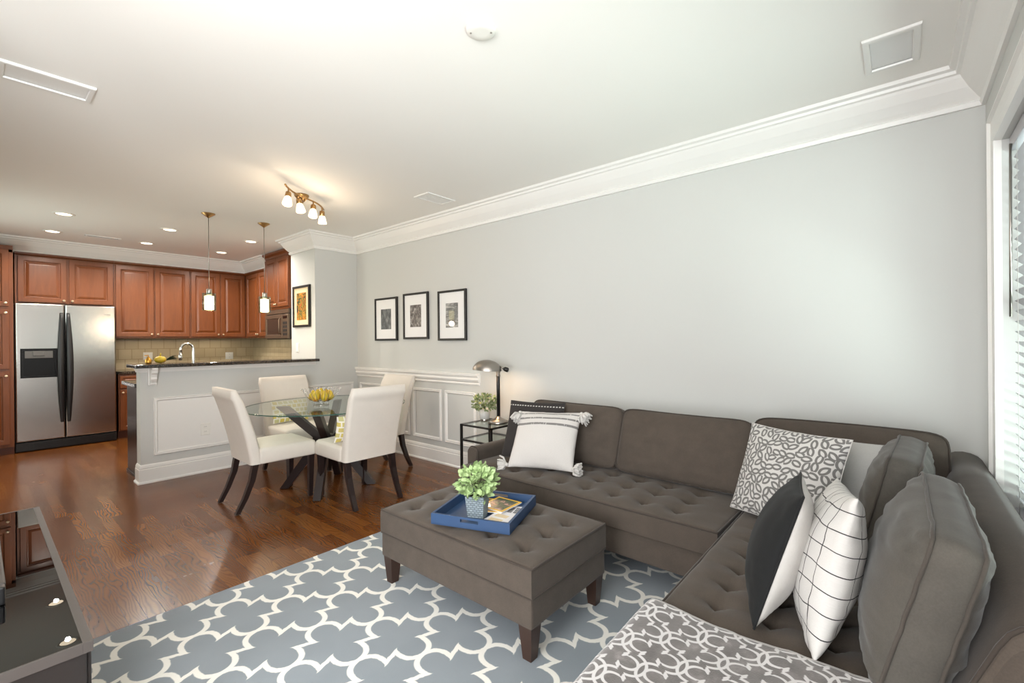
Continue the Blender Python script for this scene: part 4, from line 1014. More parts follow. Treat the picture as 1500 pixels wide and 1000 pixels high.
for x, s in ((1.297, 0.93), (1.303, 0.985), (1.315, 1.0), (2.0, 1.0), (2.6, 1.0), (3.10, 1.0)):
    cy, cz = -0.18, 0.3; L.append([(x, cy + (y - cy) * s, cz + (z - cz) * s if z > 0.2 else z) for y, z in PR])
m.face([m.vert(p) for p in L[0]][::-1]); m.rings(L); bf = m.build('back_frame', MT['sofa'], ret)
for p_ in bf.data.polygons: p_.use_smooth = abs(p_.normal.x) < 0.5
MB().tube([(1.316, y - 0.002, z + 0.001) if False else (1.314, y + 0.002, z) for y, z in PR[1:]], 0.0055, 6).build('welt', MT['sofa_welt'], bf)
m = MB(); PR = back_prof(2.88, 3.10)
L = [[(x, y, z) for x, z in PR] for y in (-0.055, 0.2, 0.4, 0.60)]
m.face([m.vert(p) for p in L[0]][::-1]); m.rings(L); m.build('back_frame', MT['sofa'], ret)
for x, y in ((0.86, -0.24), (0.86, 0.53), (3.03, -0.24), (3.03, 0.53)): MB().prism((x, y, 0.16), (x, y, 0.0), 0.06, 0.04).build('leg', MT['leg_wood'], ret)
cushion(ret, 'back_cushion', 0.775, 0.425, 0.085, 0.055, 0.035, (2.700, 0.225, 0.432), -pi / 2, 19, MT['sofa'], MT['sofa_welt'], 9.0, -0.006, 0.005, 11)
cushion(ret, 'back_cushion', 0.56, 0.405, 0.092, 0.060, 0.055, (2.43, 0.062, 0.440), pi - 0.06, 13, MT['sofa_back'], MT['sofa_back_welt'], 3.0, 0.0, 0.009, 16)
cushion(ret, 'back_cushion', 0.66, 0.425, 0.086, 0.078, 0.055, (1.672, 0.010, 0.425), pi, 14.5, MT['sofa_back'], MT['sofa_back_welt'], 7.0, 0.0, 0.010, 18)

# ------------------------------------------------------------------ throw pillows
def place(name, label, loc, facing, lean, roll=0.0, cat='pillow'):
    t = bpy.data.objects.new(name, None); COL.objects.link(t); t.empty_display_size = .1
    t.location = loc
    t.rotation_mode = 'XYZ'
    M3 = Matrix.Rotation(rotz(facing), 3, 'Z') @ Matrix.Rotation(-radians(lean), 3, 'X') @ Matrix.Rotation(radians(roll), 3, 'Y')
    t.rotation_euler = M3.to_euler('XYZ'); return tag(t, label, cat)
def place_corner(name, label, corner, half, facing, lean, roll):
    """like place(), but given where the near lower corner (local +x) sits"""
    M3 = Matrix.Rotation(rotz(facing), 3, 'Z') @ Matrix.Rotation(-radians(lean), 3, 'X') @ Matrix.Rotation(radians(roll), 3, 'Y')
    return place(name, label, Vector(corner) - M3 @ Vector((half, 0, 0)), facing, lean, roll)
def piping(parent, edge, mat, r=0.0035):
    MB().tube([(x, 0, z) for x, z in edge], r, 6, closed=True).build('piping', mat, parent, local=True)
t = place('throw_pillow', 'charcoal pillow with white stitched dashes tucked behind the white tasselled pillow', (2.505, 1.985, 0.450), (-0.97, -0.24), 24)
mb, e = pillow(0.43, 0.42, 0.13, 2.0); mb.build('cover', MT['dashes'], t, local=True, weld=0.0004); piping(t, e, MT['charcoal'])
t = place('throw_pillow', 'white woven pillow with grey stripes and tassels on its corners', (2.362, 1.785, 0.447), (-0.965, -0.26), 38, -2)
mb, e = pillow(0.455, 0.425, 0.16, 5.0, wr=0.006); mb.build('cover', MT['striped'], t, local=True, weld=0.0004)
rnd = random.Random(8)
for cx, cz, dx, dz in ((-0.225, 0.012, -0.052, -0.010), (0.225, 0.012, 0.052, -0.008), (-0.222, 0.415, -0.012, -0.070), (0.222, 0.415, 0.046, -0.050)):
    m = MB(); c = Vector((cx, -0.008, cz)); d = Vector((dx, -0.012, dz)); d2 = d.normalized()
    m.sphere(c + d * 0.12, 0.014, (1, 1, 1), 10, 7)
    for i in range(46):
        o_ = Vector((rnd.gauss(0, 1), rnd.gauss(0, 1), rnd.gauss(0, 1))); o_ = (o_ - d2 * o_.dot(d2)) * 0.016
        m.tube([c + d * 0.15, c + d * 0.55 + o_ * 0.9, c + d * (1.0 + 0.25 * rnd.random()) + o_ * 1.15], [0.006, 0.007, 0.005], 5)
    m.build('tassel', MT['white_cloth'], t, local=True)
t = place('throw_pillow', 'light grey linen pillow behind the leaf print pillow in the sofa corner', (2.500, 0.240, 0.447), (-0.917, 0.40), 20, -2)
mb, e = pillow(0.42, 0.385, 0.13, 11.0); mb.build('cover', MT['light_grey'], t, local=True, weld=0.0004); piping(t, e, MT['light_grey'], 0.0025)
t = place('throw_pillow', 'white pillow printed all over with grey leaf outlines', (2.325, 0.435, 0.449), (-0.88, 0.475), 22, -1)
mb, e = pillow(0.485, 0.435, 0.15, 17.0); mb.build('cover', MT['leafprint'], t, local=True, weld=0.0004); piping(t, e, MT['white_cloth'], 0.0025)
t = place_corner('throw_pillow', 'black velvet pillow with white back and black piping', (1.45, 0.325, 0.445), 0.21, (-0.13, 0.99), 17.5, -5)
mb, e = pillow(0.42, 0.41, 0.165, 23.0, two=True, wr=0.006); mb.build('cover', [MT['black_velvet'], MT['white_cloth']], t, local=True, weld=0.0004); piping(t, e, MT['black_velvet'], 0.004)
m = MB(); rnd = random.Random(3)
for s in range(22):
    z = 0.10 + s * 0.0105; m.sphere((0.085 - 0.004 * sin(z * 9), 0.074 + rnd.uniform(-.003, .003), z), 0.0050, (1.2, 1.2, 0.8), 7, 5)
m.build('bobble_fringe', MT['black_velvet'], t, local=True)
t = place_corner('throw_pillow', 'white pillow with thin black grid lines leaning on the big grey back cushion', (1.400, 0.172, 0.440), 0.225, (-0.15, 0.99), 13, -8)
mb, e = pillow(0.45, 0.44, 0.165, 31.0, wr=0.007); mb.build('cover', MT['grid'], t, local=True, weld=0.0004)

# ------------------------------------------------------------------ throw blanket
m = MB(); NX, NY = 56, 60
def blanket(a, b):
    x = 0.70 + a * (1.415 - 0.70) ; s = b * 1.04          # s runs from the sofa back over the seat and down the front
    x += 0.012 * sin(s * 9) * a - 0.055 * (0.62 - s) * (a) * (1 if s < 0.62 else 0)
    y = -0.03 + s; lift = 0.008 + 0.006 * noise.noise(Vector((x * 6, s * 6, 1.3))) + 0.004 * sin(s * 14 + x * 9)
    ex = max(0.0, 0.785 - x)
    if y < 0.598: z = ret_hz(min(max(x, 0.80), 2.8), max(min(y, 0.585), -0.02)) + 0.006 + lift; z = max(z, 0.432 + lift)
    else:
        q = y - 0.598; R = 0.03; L = R * pi / 2
        if q < L: ang = q / R; y, z = 0.598 + (R) * sin(ang), 0.432 + lift - R * (1 - cos(ang)) - 0.0
        else: y, z = 0.628 + 0.02 * (q - L) + 0.012 * sin(x * 24) * min(1, (q - L) * 8), 0.432 - R + lift * 0 - (q - L)
    if ex > 0: z -= min(ex * 1.0, 0.08)
    return (x, y, z)
m.grid(blanket, NX, NY, lambda a, b: (a * 0.715, b * 1.04))
# thickness: offset copy below
th = tag(m.build('throw_blanket', MT['throw'], weld=0.0002), 'grey fleece throw with white lattice pattern over the sofa end', 'blanket')
sm_ = th.modifiers.new('thickness', 'SOLIDIFY'); sm_.thickness = 0.006; sm_.offset = 1

# ------------------------------------------------------------------ ottoman
ot = thing('ottoman', 'dark taupe tufted rectangular ottoman on the patterned rug', 'ottoman', (1.68, 1.595, 0.0))
MB().box((1.392, 1.095, 0.152), (1.972, 2.10, 0.276), 0.010).build('base', MT['sofa'], ot)
btn = [(x, y) for x in (1.515, 1.675, 1.835) for y in (1.225, 1.41, 1.595, 1.78, 1.965)]
m, hz = tufted(1.388, 1.976, 1.091, 2.104, 0.278, 0.398, btn, 0.030, 0.018, 0.027)
oc = m.build('top_cushion', MT['sofa'], ot)
wl = MB().tube(rect_loop(1.389, 1.975, 1.092, 2.103, 0.392, 0.012), 0.005, 6, closed=True).tube(rect_loop(1.388, 1.976, 1.091, 2.104, 0.277, 0.012), 0.004, 6, closed=True)
wl.build('welt', MT['sofa_welt'], oc)
for b in button_mesh(btn, hz): b.build('button', MT['sofa_welt'], oc)
for x, y, s, q in ((1.432, 1.135, 1, 1), (1.432, 2.06, 1, -1), (1.932, 1.135, -1, 1), (1.932, 2.06, -1, -1)):
    m = MB(); L = []
    for z, hw in ((0.155, 0.033), (0.012, 0.021)): L.append([(x + i * hw + (0.0), y + j * hw, z) for i, j in ((-1, -1), (1, -1), (1, 1), (-1, 1))])
    m.face([m.vert(p) for p in L[0]][::-1]); m.rings(L); m.build('leg', MT['leg_wood'], ot)

# ------------------------------------------------------------------ tray and what lies on it
tc = Vector((1.637, 1.567, 0.426)); ta = atan2(-0.373, 0.138)
M4 = Matrix.Translation(tc) @ Matrix.Rotation(ta, 4, 'Z')       # local x runs along the handled front side
tr = thing('serving_tray', 'blue lacquered square wooden tray on the ottoman', 'tray', tc, ta)
S, HH, TK = 0.197, 0.050, 0.012
MB().box((-S, -S, 0.0), (S, S, 0.008), 0.001).build('tray_base', MT['blue'], tr, local=True)
def tray_wall(hole):
    def mk(o, u, w):
        m = MB(); u = Vector(u); n = u.cross(Vector((0, 0, 1))); o = Vector(o)
        def R(a0, a1, b0, b1, d): return [o + u * a + Vector((0, 0, b)) + n * d for a, b in ((a0, b0), (a1, b0), (a1, b1), (a0, b1))]
        if hole:
            h = (w / 2 - 0.045, w / 2 + 0.045, 0.026, 0.040)
            m.rings([R(*h, TK), R(*h, 0), R(0, w, 0, HH, 0), R(0, w, 0, HH, TK), R(*h, TK)], cap=False)
        else: m.rings([R(0, w, 0, HH, TK), R(0, w, 0, HH, 0)]); m.face([m.vert(p) for p in R(0, w, 0, HH, TK)][::-1])
        return m
    return mk
for o_, u_, w_, h_ in (((-S, -S + TK, 0), (1, 0, 0), 2 * S, True), ((S, S - TK, 0), (-1, 0, 0), 2 * S, True), ((S - TK, -S + TK, 0), (0, 1, 0), 2 * S - 2 * TK, False), ((-S + TK, S - TK, 0), (0, -1, 0), 2 * S - 2 * TK, False)):
    tray_wall(h_)(o_, u_, w_).build('side', MT['blue'], tr, local=True)
def foliage(parent, c, rx, rz, n, size, mat, seed, stems=14, up=0.0):
    rnd = random.Random(seed); m = MB(); st = MB(); c = Vector(c)
    for i in range(n):
        while True:
            d = Vector((rnd.uniform(-1, 1), rnd.uniform(-1, 1), rnd.uniform(-0.75, 1)))
            if 0.25 < d.length < 1: break
        d = d.normalized() * (0.55 + 0.45 * rnd.random() ** 0.6)
        p = c + Vector((d.x * rx, d.y * rx, d.z * rz)); a = (d + Vector((rnd.gauss(0, .5), rnd.gauss(0, .5), rnd.gauss(0.15, .5)))).normalized()
        s = a.cross(Vector((rnd.gauss(0, 1), rnd.gauss(0, 1), rnd.gauss(0, 1)))).normalized(); nn = a.cross(s)
        L = size * rnd.uniform(0.75, 1.3); wd = L * 0.30
        q = [m.vert(x) for x in (p, p + a * L * .35 + s * wd, p + a * L * .35 - s * wd, p + a * L * .38 - nn * wd * .25, p + a * L * .75 + s * wd * .8, p + a * L * .75 - s * wd * .8, p + a * L + nn * wd * .3)]
        m.face((q[0], q[1], q[3])); m.face((q[0], q[3], q[2])); m.face((q[1], q[4], q[3])); m.face((q[3], q[5], q[2])); m.face((q[3], q[4], q[6], q[5]))
    b0 = c - Vector((0, 0, rz * 0.9))
    for i in range(stems):
        a = rnd.uniform(0, 2 * pi); rr = rx * rnd.uniform(0.3, 0.8)
        st.tube([b0 + Vector((rnd.uniform(-.01, .01), rnd.uniform(-.01, .01), 0)), c + Vector((rr * .5 * cos(a), rr * .5 * sin(a), 0)), c + Vector((rr * cos(a), rr * sin(a), rz * rnd.uniform(.2, .8)))], [0.0016, 0.0013, 0.0008], 5)
    f = m.build('foliage', mat, parent); st.build('stems', MT['stem'], f)
pp = Vector((1.562, 1.552, 0.4348))
pl = thing('potted_plant', 'bushy bright green plant in a grey woven square pot on the tray', 'plant', pp, ta + 0.1)
R4 = Matrix.Translation(pp) @ Matrix.Rotation(ta + 0.1, 4, 'Z')
m = MB(); L = []
b0, b1, H = 0.037, 0.047, 0.112
for sgn in range(4):
    a = [(-1, -1), (1, -1), (1, 1), (-1, 1)][sgn]; c = [(-1, -1), (1, -1), (1, 1), (-1, 1)][(sgn + 1) % 4]
    ids = [m.vert(R4 @ Vector((x * r_, y * r_, z_))) for x, y, r_, z_ in ((a[0], a[1], b0, 0), (c[0], c[1], b0, 0), (c[0], c[1], b1, H), (a[0], a[1], b1, H))]
    m.face(ids, [(0, 0), (0.076, 0), (0.083, H), (-0.007, H)])
q = [m.vert(R4 @ Vector((x * b0, y * b0, 0))) for x, y in ((-1, -1), (1, -1), (1, 1), (-1, 1))]; m.face(q[::-1])
i0 = [R4 @ Vector((x * b1, y * b1, H)) for x, y in ((-1, -1), (1, -1), (1, 1), (-1, 1))]; i1 = [R4 @ Vector((x * (b1 - .005), y * (b1 - .005), H)) for x, y in ((-1, -1), (1, -1), (1, 1), (-1, 1))]; i2 = [R4 @ Vector((x * (b1 - .006), y * (b1 - .006), H - .012)) for x, y in ((-1, -1), (1, -1), (1, 1), (-1, 1))]
m.rings([i0, i1, i2], cap=False); m.build('pot', MT['basket'], pl, weld=0.0003)
MB().face and None
s_ = MB(); s_.face([s_.vert(p) for p in i2]); s_.build('soil', MT['soil'], pl)
foliage(pl, pp + Vector((0, 0, 0.170)), 0.086, 0.072, 330, 0.035, MT['leaf'], 5)
def magazine(label, cx, cy, z, ang, w, h, th, mats, name='magazine', border=None, lines=None):
    t = thing(name, label, 'magazine', (cx, cy, z), ang)
    MB().box((-w / 2, -h / 2, 0), (w / 2, h / 2, th), 0.0006).build('pages', MT['page_white'], t, local=True)
    if border:
        MB().panel((-w / 2, -h / 2, th), (1, 0, 0), (0, 1, 0), w, h, [(0, 0), (0, 0.0009), (border, 0.0009)], cap=False).build('cover_border', MT['yellow'], t, local=True)
        MB().panel((-w / 2, -h / 2, th), (1, 0, 0), (0, 1, 0), w, h, [(border * .95, 0.0), (border * .95, 0.0008)]).build('cover_photo', mats, t, local=True)
    else:
        MB().panel((-w / 2, -h / 2, th), (1, 0, 0), (0, 1, 0), w, h, [(0.0, 0.0), (0.001, 0.0006)]).build('cover', mats, t, local=True)
    if lines:
        m = MB()
        for i in range(lines[0]):
            for j in range(lines[1]):
                x = -w / 2 + 0.018 + i * (w - 0.036) / lines[0]; y = -h / 2 + 0.02 + j * (h - 0.04) / lines[1]
                m.box((x, y, th + 0.0005), (x + (w - 0.036) / lines[0] * 0.78, y + (h - 0.04) / lines[1] * 0.62, th + 0.0009))
        m.build('printed_blocks', lines[2], t, local=True)
    return t
magazine('magazine showing a dark printed grid, lowest, at the near right corner of the tray', 1.705, 1.469, 0.4345, ta, 0.130, 0.170, 0.003, MT['page_white'], lines=(3, 9, MT['dark_slot']))
magazine('white paged magazine half covered by the yellow-edged one', 1.617, 1.448, 0.4382, ta - 0.22, 0.125, 0.150, 0.003, MT['page_white'], lines=(1, 2, MT['cream_paper']))
magazine('yellow-edged magazine with dark picture, under another yellow-edged one', 1.700, 1.590, 0.4422, ta + 0.12, 0.150, 0.185, 0.004, MT['cover'], border=0.014)
magazine('topmost yellow-bordered magazine with a picture cover on the tray', 1.727, 1.553, 0.4475, ta - 0.30, 0.150, 0.165, 0.005, MT['cover'], border=0.013)

# ------------------------------------------------------------------ rug
m = MB(); RX0, RX1, RY0, RY1 = 0.235, 2.66, 0.70, 2.66
def rp(a, b): return (RX0 + a * (RX1 - RX0), RY0 + b * (RY1 - RY0), 0.011)
ids = m.grid(rp, 2, 2, lambda a, b: (RX0 + a * (RX1 - RX0) - 1.36 + 3.74, RY0 + b * (RY1 - RY0) - 1.657 + 3.44), smooth=False)
loop = [(RX0, RY0), (RX1, RY0), (RX1, RY1), (RX0, RY1)]
for i in range(4):
    a, b = loop[i], loop[(i + 1) % 4]
    m.face([m.vert((a[0], a[1], 0.0005)), m.vert((b[0], b[1], 0.0005)), m.vert((b[0], b[1], 0.011)), m.vert((a[0], a[1], 0.011))], [(.187, 0)] * 4)
tag(m.build('rug', MT['rug'], weld=0.0003), 'grey-blue rug with white trellis pattern under the ottoman', 'rug')
for o_ in (ot,): o_.location.z = 0.0

# ------------------------------------------------------------------ dining set
def chair(label, loc, rz, group):
    t = thing('dining_chair', label, 'chair', (0, 0, 0), 0, group)
    # seat with skirt
    m = MB(); L = []
    for z, gx, gy in ((0.355, 0.0, 0.0), (0.365, 0.003, 0.003), (0.445, 0.0, 0.0), (0.463, -0.006, -0.006), (0.472, -0.022, -0.022)):
        L.append([(x, y, z) for x, y, _ in rect_loop(-0.238 - gx, 0.238 + gx, -0.19, 0.262 + gy, 0, 0.035)])
    m.face([m.vert(p) for p in L[0]][::-1]); m.rings(L, cap=False, smooth=True)
    def top(a, b):
        x0, y0 = -0.216, -0.168; x = x0 + a * 0.432; y = y0 + b * 0.408
        u, v = 2 * a - 1, 2 * b - 1; return (x, y, 0.4715 + 0.022 * (1 - u ** 4) * (1 - v ** 4))
    m.grid(top, 10, 10)
    m.build('seat', MT['slip'], t, weld=0.004)
    # back: lofted rounded slab, leaning and slightly curved
    m = MB(); L = []
    for i in range(15):
        f = i / 14; z = 0.355 + f * 0.578; y = -0.200 - 0.155 * f ** 1.35; hw = 0.232 + 0.014 * f; th = 0.044 - 0.010 * f
        if i == 14: hw -= 0.012; th -= 0.014
        if i == 13: z -= 0.02; 
        L.append([(x, y + yy, z) for x, yy, _ in rect_loop(-hw, hw, -th, th, 0, min(0.028, th * 0.9))])
    m.face([m.vert(p) for p in L[0]][::-1]); m.rings(L, smooth=True)
    m.build('backrest', MT['slip'], t)
    for s in (-1, 1):
        MB().prism((s * 0.200, 0.225, 0.36), (s * 0.196, 0.218, 0.006), 0.044, 0.032, bev=0.002).build('leg', MT['espresso'], t)
        m = MB(); L = []
        for f in (0, 0.35, 0.7, 1.0):
            z = 0.36 - f * 0.354; y = -0.205 - 0.125 * f ** 1.6; x = s * 0.200; h_ = 0.022 - 0.006 * f
            L.append([(x + i * h_, y + j * h_, z) for i, j in ((-1, -1), (1, -1), (1, 1), (-1, 1))])
        m.face([m.vert(p) for p in L[0]][::-1]); m.rings(L); m.build('leg', MT['espresso'], t)
    t.location = loc; t.rotation_euler = (0, 0, rz); return t
CG = 'cream slipcovered chairs around the glass table'
c0 = chair('cream slipcovered chair in front of the half wall panel, back toward the refrigerator', (1.597, 3.965, 0), radians(-90 - 1.5), CG)
def dupc(label, loc, rz):
    c = copy_tree(c0); c['label'] = label; c.location = loc; c.rotation_euler = (0, 0, rz); return c
dupc('cream slipcovered chair nearest the camera, seen from behind its back', (2.068, 3.475, 0.0), radians(-1))
dupc('cream slipcovered chair facing us against the half wall, behind the glass table', (2.09, 4.565, 0), radians(180))
dupc('cream slipcovered chair by the grey wall panels, mostly hidden by the nearest chair', (2.565, 4.03, 0), radians(90 + 3))
dt = thing('dining_table', 'round glass dining table on crossed dark wooden legs', 'table', (2.045, 3.90, 0))
TC = (2.045, 3.90, 0)
m = MB().lathe([(0.660, 0.724), (0.668, 0.728), (0.668, 0.733), (0.660, 0.736)], TC, 72)
m.build('table_top', MT['table_glass'], dt)
MB().lathe([(0.6685, 0.7262), (0.6685, 0.7348)], TC, 72, cap0=False, cap1=False).build('glass_rim', MT['glass_edge'], dt)
for i, a in enumerate((45, 135, 225, 315)):
    a = radians(a + 4); d = Vector((cos(a), sin(a), 0)); s = Vector((-d.y, d.x, 0)); c = Vector(TC); m = MB()
    w2 = 0.030; L = []
    for r, z in ((0.40, 0.0), (0.085, 0.40), (0.085, 0.46), (0.42, 0.722)):
        pass
    # boomerang: foot -> waist -> glass, constant section
    out = [(0.405, 0.004), (0.335, 0.004), (0.035, 0.39), (0.035, 0.455), (0.335, 0.722), (0.43, 0.722), (0.125, 0.445), (0.125, 0.40)]
    lo = [m.vert(c + d * r + s * w2 + Vector((0, 0, z))) for r, z in out]; hi = [m.vert(c + d * r - s * w2 + Vector((0, 0, z))) for r, z in out]
    for q in (((0, 1, 2, 7)), ((2, 3, 6, 7)), ((3, 4, 5, 6))): m.face([lo[k_] for k_ in q]); m.face([hi[k_] for k_ in q][::-1])
    for k_ in range(8): j_ = (k_ + 1) % 8; m.face((lo[k_], lo[j_], hi[j_], hi[k_]))
    m.build('leg', MT['espresso'], dt)
MB().box((2.045 - .036, 3.9 - .036, 0.385), (2.045 + .036, 3.9 + .036, 0.465), 0.004).build('centre_block', MT['steel'], dt)
# chair pillows
for lb, loc, fc, ln_ in (('small yellow mosaic print pillow on the chair against the half wall', (2.06, 4.66, 0.488), (0, -1), 14), ('small yellow mosaic print pillow on the chair nearest the camera', (2.005, 3.40, 0.488), (0, 1), 14)):
    t = place('throw_pillow', lb, loc, fc, ln_)
    t['group'] = 'yellow print pillows on the dining chairs'
    mb, e = pillow(0.36, 0.22, 0.10, 41.0, N=16); mb.build('cover', MT['mosaic'], t, local=True, weld=0.0004)
# fruit bowl and fruit
BC = Vector((1.955, 3.845, 0.7365))
t = thing('fruit_bowl', 'silver wire fruit bowl holding yellow fruit on the glass table', 'bowl', BC)
m = MB(); m.tube([BC + Vector((0.062 * cos(a), 0.062 * sin(a), 0.003)) for a in [2 * pi * i / 28 for i in range(28)]], 0.003, 6, closed=True)
m.build('foot_ring', MT['chrome'], t)
m = MB()
for i in range(24):
    a = 2 * pi * i / 24; d = Vector((cos(a), sin(a), 0)); pts = []
    for f in range(10):
        th = f / 9 * 1.42; pts.append(BC + d * (0.145 * sin(th) + (0.03 if False else 0)) + Vector((0, 0, 0.026 + 0.125 * (1 - cos(th)))))
    pts.append(BC + d * 0.160 + Vector((0, 0, 0.142)))
    m.tube(pts, 0.0018, 5); m.sphere(pts[-1], 0.004, (1, 1, 1), 6, 4)
m.tube([BC + Vector((0.062 * cos(a), 0.062 * sin(a), 0.036)) for a in [2 * pi * i / 28 for i in range(28)]], 0.002, 6, closed=True)
for i in range(4):
    a = pi / 4 + i * pi / 2; m.tube([BC + Vector((0.062 * cos(a), 0.062 * sin(a), 0.003)), BC + Vector((0.062 * cos(a), 0.062 * sin(a), 0.038))], 0.002, 5)
m.build('wire_cage', MT['chrome'], t)
fp = MB(); prof = [(0.004, -0.034), (0.022, -0.030), (0.032, -0.012), (0.033, 0.004), (0.026, 0.026), (0.017, 0.044), (0.012, 0.054), (0.004, 0.058)]
fp.lathe(prof, (0, 0, 0), 16)
f0 = None
flabels = ['yellow pear at the left rim of the wire bowl', 'yellow pear at the front of the wire bowl, left of centre', 'yellow pear at the front of the wire bowl, right of centre', 'yellow pear at the right rim of the wire bowl', 'yellow pear at the back of the wire bowl, right side', 'yellow pear at the back of the wire bowl, left side', 'yellow pear in the middle of the wire bowl, standing highest']
for i, lb in enumerate(flabels):
    if i < 6: a = radians(145 + 60 * i + 0); off = Vector((0.070 * cos(a), 0.070 * sin(a), 0.076))
    else: off = Vector((0, 0, 0.092))
    if f0 is None:
        f0 = bpy.data.objects.new('pear', None); COL.objects.link(f0); pb = fp.build('pear_body', MT['fruit'], f0, local=True)
        MB().tube([(0, 0, 0.056), (0.004, 0, 0.074)], [0.002, 0.0015], 5).build('pear_stem', MT['leg_wood'], f0, local=True); o_ = f0
    else: o_ = copy_tree(f0)
    tag(o_, lb, 'fruit', 'yellow pears in the wire bowl'); o_.location = BC + off
    o_.rotation_euler = (0.12 * sin(i * 2.1), 0.12 * cos(i * 1.7), i * 1.1)

# ------------------------------------------------------------------ side table, lamp, small plant
tx0, tx1, ty0, ty1, tz = 2.685, 3.055, 2.508, 2.872, 0.577
t = thing('side_table', 'black metal side table with glass top and shelf beside the sofa arm', 'table', ((tx0 + tx1) / 2, (ty0 + ty1) / 2, 0))
q = 0.018
for x, y in ((tx0, ty0), (tx1 - q, ty0), (tx0, ty1 - q), (tx1 - q, ty1 - q)): MB().box((x, y, 0.0), (x + q, y + q, tz), 0.001).build('leg', MT['black_metal'], t)
for nm, z in (('top_frame', tz), ('shelf_frame', 0.450)):
    m = MB()
    for a, b in (((tx0, ty0), (tx1, ty0 + q)), ((tx0, ty1 - q), (tx1, ty1)), ((tx0, ty0), (tx0 + q, ty1)), ((tx1 - q, ty0), (tx1, ty1))): m.box((a[0], a[1], z - 0.014), (b[0], b[1], z), 0.001)
    f = m.build(nm, MT['black_metal'], t)
    MB().box((tx0 + q * .8, ty0 + q * .8, z - 0.007), (tx1 - q * .8, ty1 - q * .8, z - 0.001)).build('glass_panel', MT['table_glass'], f)
LC = Vector((2.905, 2.625, tz + 0.0005))
t = thing('desk_lamp', 'dark metal pharmacy lamp with lit dome shade on the side table', 'lamp', LC)
MB().lathe([(0.080, 0), (0.083, 0.008), (0.078, 0.024), (0.050, 0.036), (0.026, 0.048), (0.016, 0.062)], LC, 32).build('base', MT['pewter'], t)
MB().lathe([(0.0155, 0.058), (0.0155, 0.395), (0.013, 0.400)], LC, 20).build('pole', MT['black_metal'], t)
MB().lathe([(0.016, 0.395), (0.020, 0.405), (0.015, 0.425), (0.021, 0.440), (0.021, 0.452), (0.010, 0.468), (0.008, 0.482)], LC, 20).build('swivel_joint', MT['pewter'], t)
# dome shade, opening down, axis tipped; it reaches out to the left along +y
sdir = Vector((-0.42, 0.78, 0)).normalized(); ax = (Vector((0, 0, 1)) + sdir * -0.06).normalized()
sc0 = LC + sdir * 0.098 + Vector((0, 0, 0.452))
m = MB(); X = sdir - ax * sdir.dot(ax); X.normalize(); Y = ax.cross(X); rows = []
def dome(scale, nr=10, nk=28):
    rr = []
    for i in range(nr + 1):
        th = i / nr * pi / 2; R_ = cos(th); z_ = sin(th)
        rr.append([sc0 + X * cos(2 * pi * k_ / nk) * R_ * 0.128 * scale + Y * sin(2 * pi * k_ / nk) * R_ * 0.098 * scale + ax * z_ * 0.092 * scale for k_ in range(nk)])
    return rr
sh = MB(); sh.rings(dome(1.0), cap=False, smooth=True); lip = [dome(1.0)[0], dome(0.965)[0]]; sh.rings(lip, cap=False)
sh = sh.build('shade', MT['pewter'], t)
si = MB(); si.rings(dome(0.965), cap=False, smooth=True); si.build('shade_lining', MT['shade_in'], sh)
e0 = sc0 - sdir * 0.118 + ax * 0.03
MB().tube([LC + Vector((0, 0, 0.475)), LC + Vector((0, 0, 0.49)) - sdir * 0.01, e0], 0.008, 8).tube([e0, LC - sdir * 0.055 + Vector((0, 0, 0.466))], 0.009, 10).build('arm', MT['pewter'], t)
k0 = LC - sdir * 0.05 + Vector((0, 0, 0.468))
MB().lathe([(0.012, 0.0), (0.018, 0.006), (0.020, 0.02), (0.020, 0.036), (0.012, 0.044)], k0, 16, (-sdir + Vector((0, 0, -0.35)))).build('counterweight', MT['black_metal'], t)
point('desk_lamp_bulb', sc0 + Vector((0, 0, 0.012)), 1.4, WARM, 0.02)
MB().tube([LC + Vector((0.06, -0.05, 0.004)), LC + Vector((0.11, -0.09, 0.004)), LC + Vector((0.145, -0.06, 0.004))], 0.003, 6).build('cord', MT['black_plastic'], t)
PC = Vector((2.905, 2.79, tz + 0.0005))
t = thing('potted_plant', 'small sage green plant in a pale grey round pot on the side table', 'plant', PC)
MB().lathe([(0.034, 0), (0.036, 0.004), (0.038, 0.022), (0.036, 0.024)], PC, 28).build('saucer_band', MT['steel'], t)
MB().lathe([(0.040, 0.022), (0.044, 0.026), (0.047, 0.108), (0.044, 0.108), (0.043, 0.096)], PC, 28).build('pot', MT['concrete_pot'], t)
foliage(t, PC + Vector((0, 0, 0.165)), 0.105, 0.068, 300, 0.030, MT['leaf2'], 12)

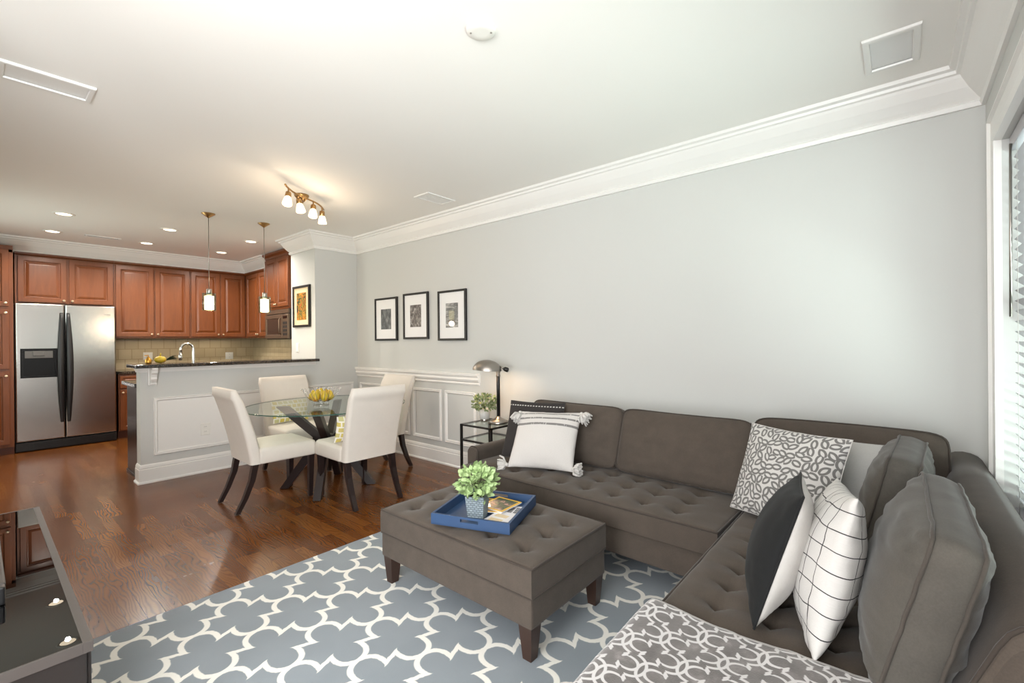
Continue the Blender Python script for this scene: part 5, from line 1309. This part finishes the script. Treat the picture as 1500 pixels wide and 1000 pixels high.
# ------------------------------------------------------------------ media console and soundbar
cz, cx1, cy0, cy1 = 0.45, 0.212, 1.735, 3.385
t = thing('media_console', 'low black media console with glossy glass top at the lower left', 'console', ((XL + cx1) / 2, (cy0 + cy1) / 2, 0))
MB().box((XL + 0.03, cy0 + 0.01, 0.06), (cx1 - 0.012, cy1 - 0.01, cz - 0.03), 0.003).build('body', MT['console_body'], t)
f = MB()
for a, b in (((cx1 - 0.022, cy0), (cx1, cy1)), ((XL + 0.02, cy0), (cx1 - 0.022, cy0 + 0.008)), ((XL + 0.02, cy1 - 0.012), (cx1 - 0.022, cy1)), ((XL + 0.02, cy0), (XL + 0.03, cy1))): f.box((a[0], a[1], cz - 0.030), (b[0], b[1], cz), 0.001)
f.build('top_rim', MT['console_frame'], t)
MB().box((XL + 0.03, cy0 + 0.008, cz - 0.012), (cx1 - 0.022, cy1 - 0.012, cz - 0.001)).build('glass_top', MT['black_gloss'], t)
for i in range(3):
    y0 = cy0 + 0.02 + i * 0.54; d = MB().panel((cx1 - 0.012, y0 + 0.53, 0.075), (0, -1, 0), (0, 0, 1), 0.525, 0.335, [(0, 0), (0, 0.010), (0.002, 0.012)]).build('drawer', MT['console_body'], t) if False else MB().box((cx1 - 0.012, y0, 0.075), (cx1 - 0.002, y0 + 0.525, 0.41), 0.002).build('drawer', MT['console_body'], t)
    MB().box((cx1 - 0.002, y0 + 0.2, 0.385), (cx1 + 0.008, y0 + 0.325, 0.395), 0.001).build('handle', MT['console_frame'], d)
for x, y in ((XL + 0.08, cy0 + 0.08), (cx1 - 0.06, cy0 + 0.08), (XL + 0.08, cy1 - 0.08), (cx1 - 0.06, cy1 - 0.08)): MB().box((x - 0.02, y - 0.02, 0), (x + 0.02, y + 0.02, 0.06)).build('leg', MT['black_metal'], t)
t = thing('soundbar', 'grey soundbar with black end cap on the glossy console', 'soundbar', (0.0, 2.45, cz))
MB().box((-0.04, 2.225, cz + 0.014), (0.062, 2.76, cz + 0.060), 0.006).build('body', MT['console_frame'], t)
MB().box((-0.036, 2.19, cz + 0.0), (0.060, 2.224, cz + 0.058), 0.006).build('end_cap', MT['black_plastic'], t)
MB().box((-0.03, 2.70, cz + 0.0), (0.05, 2.74, cz + 0.0139)).build('foot', MT['black_plastic'], t)
